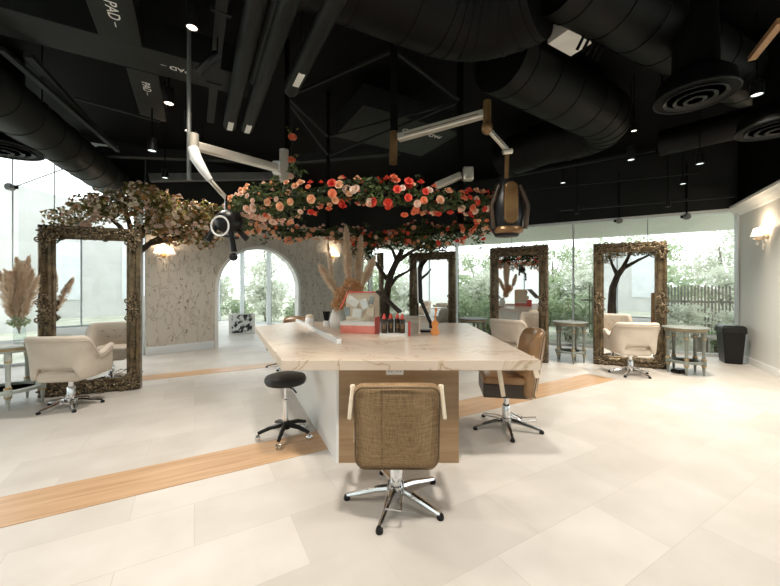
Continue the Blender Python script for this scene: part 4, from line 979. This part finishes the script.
# ------------------------------------------------------------------ hair processors on swing arms
def seg_arm(t, a, b, w, h, m, name, rib=True):
    o = MB().bar(a, b, w, h).build(name, M[m], t, bevel=.012, seg=3)
    if rib:
        d = (Vector(b)-Vector(a)).normalized(); n_ = Vector((0, 0, h*.5+.001)); MB().bar(Vector(a)+d*.06-Vector((0, w*.5+.001, 0)), Vector(b)-d*.06-Vector((0, w*.5+.001, 0)), .004, h*.14).build('groove', M['copper'], o)
o1 = px(284, 168, 4.22); hp = thing('hair_processor', 'pale aluminium swing arm carrying the black processor head on the left', 'hair processor', o1)
def r1(u, v, Y): return px(u, v, Y)-o1
MB().tube([r1(284, 150, 4.22), r1(284, 182, 4.22)], .055, 16).build('mount', M['alu'], hp)
MB().box(r1(277, 168, 4.2), (.10, .09, .16)).build('bracket', M['whitegloss'], hp, bevel=.02)
seg_arm(hp, r1(277, 168, 4.15), r1(196, 146, 3.5), .08, .085, 'alu', 'long_arm')
MB().tube([r1(194, 134, 3.45), r1(194, 160, 3.45)], .045, 16).build('elbow', M['alu'], hp)
MB().tube([r1(193, 148, 3.42), r1(196, 158, 3.42), r1(203, 170, 3.42), r1(210, 180, 3.45)], [.05, .055, .045, .03], 12).build('elbow_cover', M['whitegloss'], hp)
seg_arm(hp, r1(208, 178, 3.45), r1(227, 199, 3.5), .04, .045, 'alu', 'short_arm')
MB().tube([r1(227, 196, 3.5), r1(227, 212, 3.5)], .022, 12).build('drop_tube', M['chrome'], hp)
hd = MB().ball(r1(229, 222, 3.5), (.14, .12, .125), 20, 12).build('head', M['plastic'], hp)
MB().tube([r1(220, 226, 3.36)+Vector((.085*math.cos(k*PI/12), 0, .095*math.sin(k*PI/12))) for k in range(24)], .009, 8, closed=True).build('white_ring', M['whitegloss'], hd)
for (p, q, w) in (((216, 226, 3.5), (207, 241, 3.45), .035), ((231, 232, 3.4), (234, 252, 3.4), .03), ((236, 228, 3.5), (247, 239, 3.5), .03), ((214, 234, 3.4), (238, 238, 3.4), .015)):
    MB().tube([r1(*p), r1(*q)], [w*.8, w], 10).build('paddle', M['plastic'], hd)
MB().ball(r1(233.5, 257, 3.4), (.045, .03, .04), 10, 6).build('hand_piece', M['plastic'], hd)
o2 = px(394, 148, 3.40); hq = thing('hair_processor', 'pale aluminium swing arm carrying the copper-brown processor head on the right', 'hair processor', o2)
def r2_(u, v, Y): return px(u, v, Y)-o2
MB().tube([r2_(394, 132, 3.38), r2_(393, 164, 3.38)], .04, 14).build('mount', M['copper'], hq)
seg_arm(hq, r2_(398, 138, 3.36), r2_(484, 114, 3.1), .075, .07, 'alu', 'long_arm')
MB().tube([r2_(487, 101, 3.08), r2_(487, 124, 3.08)], .035, 14).build('elbow', M['copper'], hq)
MB().ball(r2_(487, 128, 3.06), (.05, .045, .06), 14, 8).build('elbow_cover', M['copper'], hq)
seg_arm(hq, r2_(490, 131, 3.06), r2_(507, 150, 3.1), .04, .042, 'alu', 'short_arm')
MB().tube([r2_(503, 152, 3.05), r2_(512, 151, 3.05)], .025, 12).build('knuckle', M['alu'], hq)
MB().tube([r2_(507, 152, 3.1), r2_(506.5, 182, 3.1)], .02, 12).build('drop_tube', M['copper'], hq)
h0 = r2_(506.5, 210, 3.1)
hd = MB().lathe([(0, .28), (.06, .27), (.10, .2), (.145, .08), (.16, -.06), (.14, -.18), (.10, -.24), (0, -.25)], 24, h0, Matrix.Diagonal((1, .75, 1))).build('head', M['plastic'], hq)
MB().slab(rrect(.12, .36, .05, 5, h0.x, h0.z+.04), h0.y-.135, h0.y-.09).build('copper_panel', M['copper'], hd, bevel=.01)
MB().tube([h0+Vector((.10*math.cos(k*PI/10), -.06+.05*math.sin(k*PI/10), -.19)) for k in range(20)], .03, 8, closed=True).build('copper_rim', M['copper'], hd)
for s_ in (-1, 1): MB().tube([h0+Vector((s_*.09, -.07, .2)), h0+Vector((s_*.16, -.08, .02)), h0+Vector((s_*.14, -.08, -.18))], .02, 10).build('side_wing', M['brownleather'], hd)
o3 = px(461, 176, 4.36); hs = thing('hair_processor', 'short pale swing arm behind the rose ring on the far post', 'hair processor', o3)
def r3_(u, v, Y): return px(u, v, Y)-o3
seg_arm(hs, r3_(436, 186, 4.5), r3_(462, 175, 4.34), .08, .085, 'alu', 'long_arm'); MB().box(r3_(468, 174, 4.34), (.13, .10, .17)).build('bracket', M['alu'], hs, bevel=.02)

# glass clamps
def clamp(label, p, rod=0):
    t = thing('glass_clamp', label, 'clamp', p)
    MB().lathe([(0, -.05), (.06, -.05), (.07, -.03), (.07, .03), (.06, .05), (0, .05)], 18, (0, -.1, 0), Matrix.Rotation(PI/2, 3, 'X')).build('disc', M['steel'], t)
    MB().bar((-.1, -.07, 0), (.1, -.07, 0), .05, .06).build('arm', M['plastic'], t, bevel=.01)
    for k in range(rod):
        a = (.35, 2.75, 1.57, 4.71)[k]; ln = (1.0, 1.3, 1.2, 1.5)[k]; MB().bar((0, -.06, 0), (ln*math.cos(a), -.06, ln*math.sin(a)), .014, .014).build('tension_rod', M['steel'], t)
    if not rod: MB().bar((0, -.1, 0), (0, -.1, 1.2), .02, .02).build('rod', M['black'], t)
def onB(u):
    k = (u-390)/F; t_ = (CR.x-k*CR.y)/(-B.x+k*B.y); return CR+B*t_
for u, v, lab in ((615, 222, 'round steel glass clamp above the right mirror'), (681, 218, 'round steel glass clamp right of the right mirror')):
    p = onB(u); q = px(u, v, p.y); clamp(lab, (q.x, q.y-.05, q.z))
q = px(22, 190, 6.5); clamp('steel glass clamp with tension rods high on the left window', (q.x, q.y-.1, q.z), 4)

# ------------------------------------------------------------------ outside
struct(MB().box((0, 14, -.2), (120, 120, .1)), 'ground', M['lawn'], smooth=False)
pc_ = CR+B*4.6; n_out = Vector((.4836, .875))
c = pc_+n_out*2.1
struct(MB().box((c.x, c.y, 3.34), (12.5, 4.2, .12), math.atan2(B.y, B.x)), 'trim_50', M['white'], smooth=False)
def make_bush(label, seed, m, r=(.8, .7, .6), n=900, size=.13, group=None, name='shrub'):
    t = thing(name, label, 'shrub', group=group); rn = random.Random(seed)
    bl = [((rn.uniform(-.5, .5)*r[0], rn.uniform(-.5, .5)*r[1], r[2]*rn.uniform(.55, 1.25)), (r[0]*.6, r[1]*.6, r[2]*.55)) for _ in range(6)]
    mb = MB(); leaf_cloud(mb, bl, n, size, seed); mb.build('foliage', M[m], t, smooth=False)
    s_ = MB()
    for (c, rr) in bl: s_.tube([(c[0]*.2, c[1]*.2, -.15), (c[0]*.7, c[1]*.7, c[2]*.6), c], [.03, .02, .01], 6)
    s_.build('stem', M['gtrunk'], t); return t
bushes = [make_bush('pale green shrub in the garden outside the glass', 21, 'gardenpale', group='garden shrubs outside the glass'), make_bush('mid green shrub in the garden outside the glass', 22, 'garden', group='garden shrubs outside the glass'), make_bush('dark green shrub in the garden outside the glass', 23, 'gardendark', r=(.7, .6, .5), group='garden shrubs outside the glass')]
def make_gtree(label, seed, m, h, r, n=1800, group=None):
    t = thing('garden_tree', label, 'tree', group=group); rn = random.Random(seed)
    MB().tube([(0, 0, -.15), (.05, 0, h*.3), (-.04, .05, h*.6), (.05, 0, h*.85)], [.14, .11, .08, .04], 8).build('trunk', M['gtrunk'], t)
    bl = [((rn.uniform(-.6, .6)*r, rn.uniform(-.6, .6)*r, h*rn.uniform(.55, 1.05)), (r*.5, r*.5, r*.38)) for _ in range(9)]
    for c, rr in bl[:5]: MB().tube([(0, 0, h*.45), (c[0]*.5, c[1]*.5, (h*.5+c[2])*.5), c], [.05, .035, .015], 6).build('branch', M['gtrunk'], t)
    mb = MB(); leaf_cloud(mb, bl, n, .2, seed); mb.build('foliage', M[m], t, smooth=False); return t
gtrees = [make_gtree('spreading pale garden tree beyond the glass', 31, 'gardenpale', 4.6, 2.0, group='garden trees beyond the glass'), make_gtree('green garden tree beyond the glass', 32, 'garden', 4.2, 1.8, group='garden trees beyond the glass')]
used = {}
def place(proto, x, y, s=1, rz=0):
    if proto.name not in used: used[proto.name] = 1; proto.location = (x, y, -.15); proto.rotation_euler.z = rz; proto.scale = (s,)*3; return proto
    o = copy_tree(proto); o.location = (x, y, -.15); o.rotation_euler.z = rz; o.scale = (s,)*3; return o
rn = random.Random(77)
# bank of shrubs rising behind the glass wall
for row, (dist, step, sc) in enumerate(((2.0, 1.25, .75), (3.6, 1.45, 1.12), (6.4, 1.75, 1.5))):
    for i in range(int(13.5/step)):
        k = -1.6+i*step+rn.uniform(-.12, .12)+row*.4
        p = CR+B*k+n_out*(dist+rn.uniform(-.2, .2)); place(bushes[(0, 0, 1)[row] if rn.random() < .6 else (1, 2, 0)[row]], p.x, p.y, sc*rn.uniform(.85, 1.1), rn.uniform(0, 6))
for i in range(8):
    k = -2.6+i*2.35; p = CR+B*k+n_out*(8.6+(i % 2)*.4); place(bushes[(0, 1)[i % 2]], p.x, p.y, 2.5*rn.uniform(.92, 1.1), rn.uniform(0, 6))
for (x, y, s_) in ((-11.5, 22.0, 2.6), (-7.2, 21.5, 2.5), (-3.2, 20.6, 2.6)): place(bushes[0], x, y, s_, x)
for i in range(9):
    k = -3+i*2.5; p = CR+B*k+n_out*(12.2+(i % 2)*2.8); place(gtrees[i % 2], p.x, p.y, rn.uniform(.85, 1.0), rn.uniform(0, 6))
for (x, y, s_) in ((-9.6, 26.5, 1.1), (-4.8, 27, 1.15)): place(gtrees[0], x, y, s_, x)
for i in range(5):
    p = Vector((-10.2+i*2.0, 19.0-.9*i)); place(bushes[(0, 1)[i % 2]], p.x, p.y, 1.15, i)
# picket fence behind the right part of the glass
fe = thing('picket_fence', 'dark picket fence among shrubs beyond the right glass', 'fence', (CR.x, CR.y, -.15))
fm = MB()
for i in range(46):
    p = B*(-1.2+i*.085)+n_out*4.6; fm.box((p.x, p.y, .85), (.045, .03, 1.7+.08*(i % 2)), math.atan2(B.y, B.x))
fm.build('pickets', M['gtrunk'], fe, smooth=False)
for z in (.35, 1.2):
    a, b2 = B*-1.3+n_out*4.64, B*2.9+n_out*4.64; MB().bar((a.x, a.y, z), (b2.x, b2.y, z), .03, .07).build('rail', M['gtrunk'], fe)
bb = px(712, 316, 8.6); be = thing('garden_bench', 'dark garden bench outside the glass near the white wall', 'bench', (bb.x, bb.y, -.15), .3)
MB().box((0, 0, .42), (.9, .35, .05)).build('seat', M['gtrunk'], be)
for s_ in (-1, 1): MB().box((s_*.38, 0, .2), (.06, .32, .4)).build('leg', M['gtrunk'], be)
# pale neighbouring building past the left window
bd = thing('neighbour_building', 'pale grey building beyond the left window', 'building', (-20.5, 15, -.15), 0)
MB().box((0, 0, 2.7), (14, 5, 5.4)).build('wall', M['paving'], bd, smooth=False)
for k in range(4): MB().box((-5+k*3.2, -2.52, 3.0), (1.8, .08, 1.5)).build('window', M['mullion'], bd, smooth=False)
bd = thing('neighbour_building', 'pale wide building added behind the viewer to tone down the mirrors', 'building', (0, -17, -.15), 0)  # added out of view so the mirrors reflect pale grey, not bare sky
MB().box((0, 0, 4.5), (60, 5, 9)).build('wall', M['paving'], bd, smooth=False)
for k in range(12): MB().box((-19+k*3.4, 2.52, 2.6), (1.6, .08, 3.2)).build('window', M['mullion'], bd, smooth=False)

# ------------------------------------------------------------------ light, sky, camera
w = bpy.data.worlds.new('overcast_sky'); SC.world = w; w.use_nodes = True
bg = w.node_tree.nodes['Background']; bg.inputs[0].default_value = (.93, .97, 1.0, 1); bg.inputs[1].default_value = 1.4
cam = bpy.data.cameras.new('camera'); co = bpy.data.objects.new('camera', cam); C.objects.link(co); co.location = (0, 0, EYE); co.rotation_euler = (PI/2, 0, 0)
cam.sensor_width = 36; cam.lens = F/780*36; cam.shift_y = -5/780; cam.clip_start = .05; cam.clip_end = 300; SC.camera = co
vs_ = SC.view_settings; vs_.view_transform = 'Standard'; vs_.look = 'None'; vs_.gamma = 1; vs_.use_curve_mapping = False; vs_.exposure = 1.2
cy = SC.cycles; cy.max_bounces = 10; cy.diffuse_bounces = 4; cy.glossy_bounces = 4; cy.transparent_max_bounces = 16; cy.use_denoising = True; cy.sample_clamp_indirect = 6
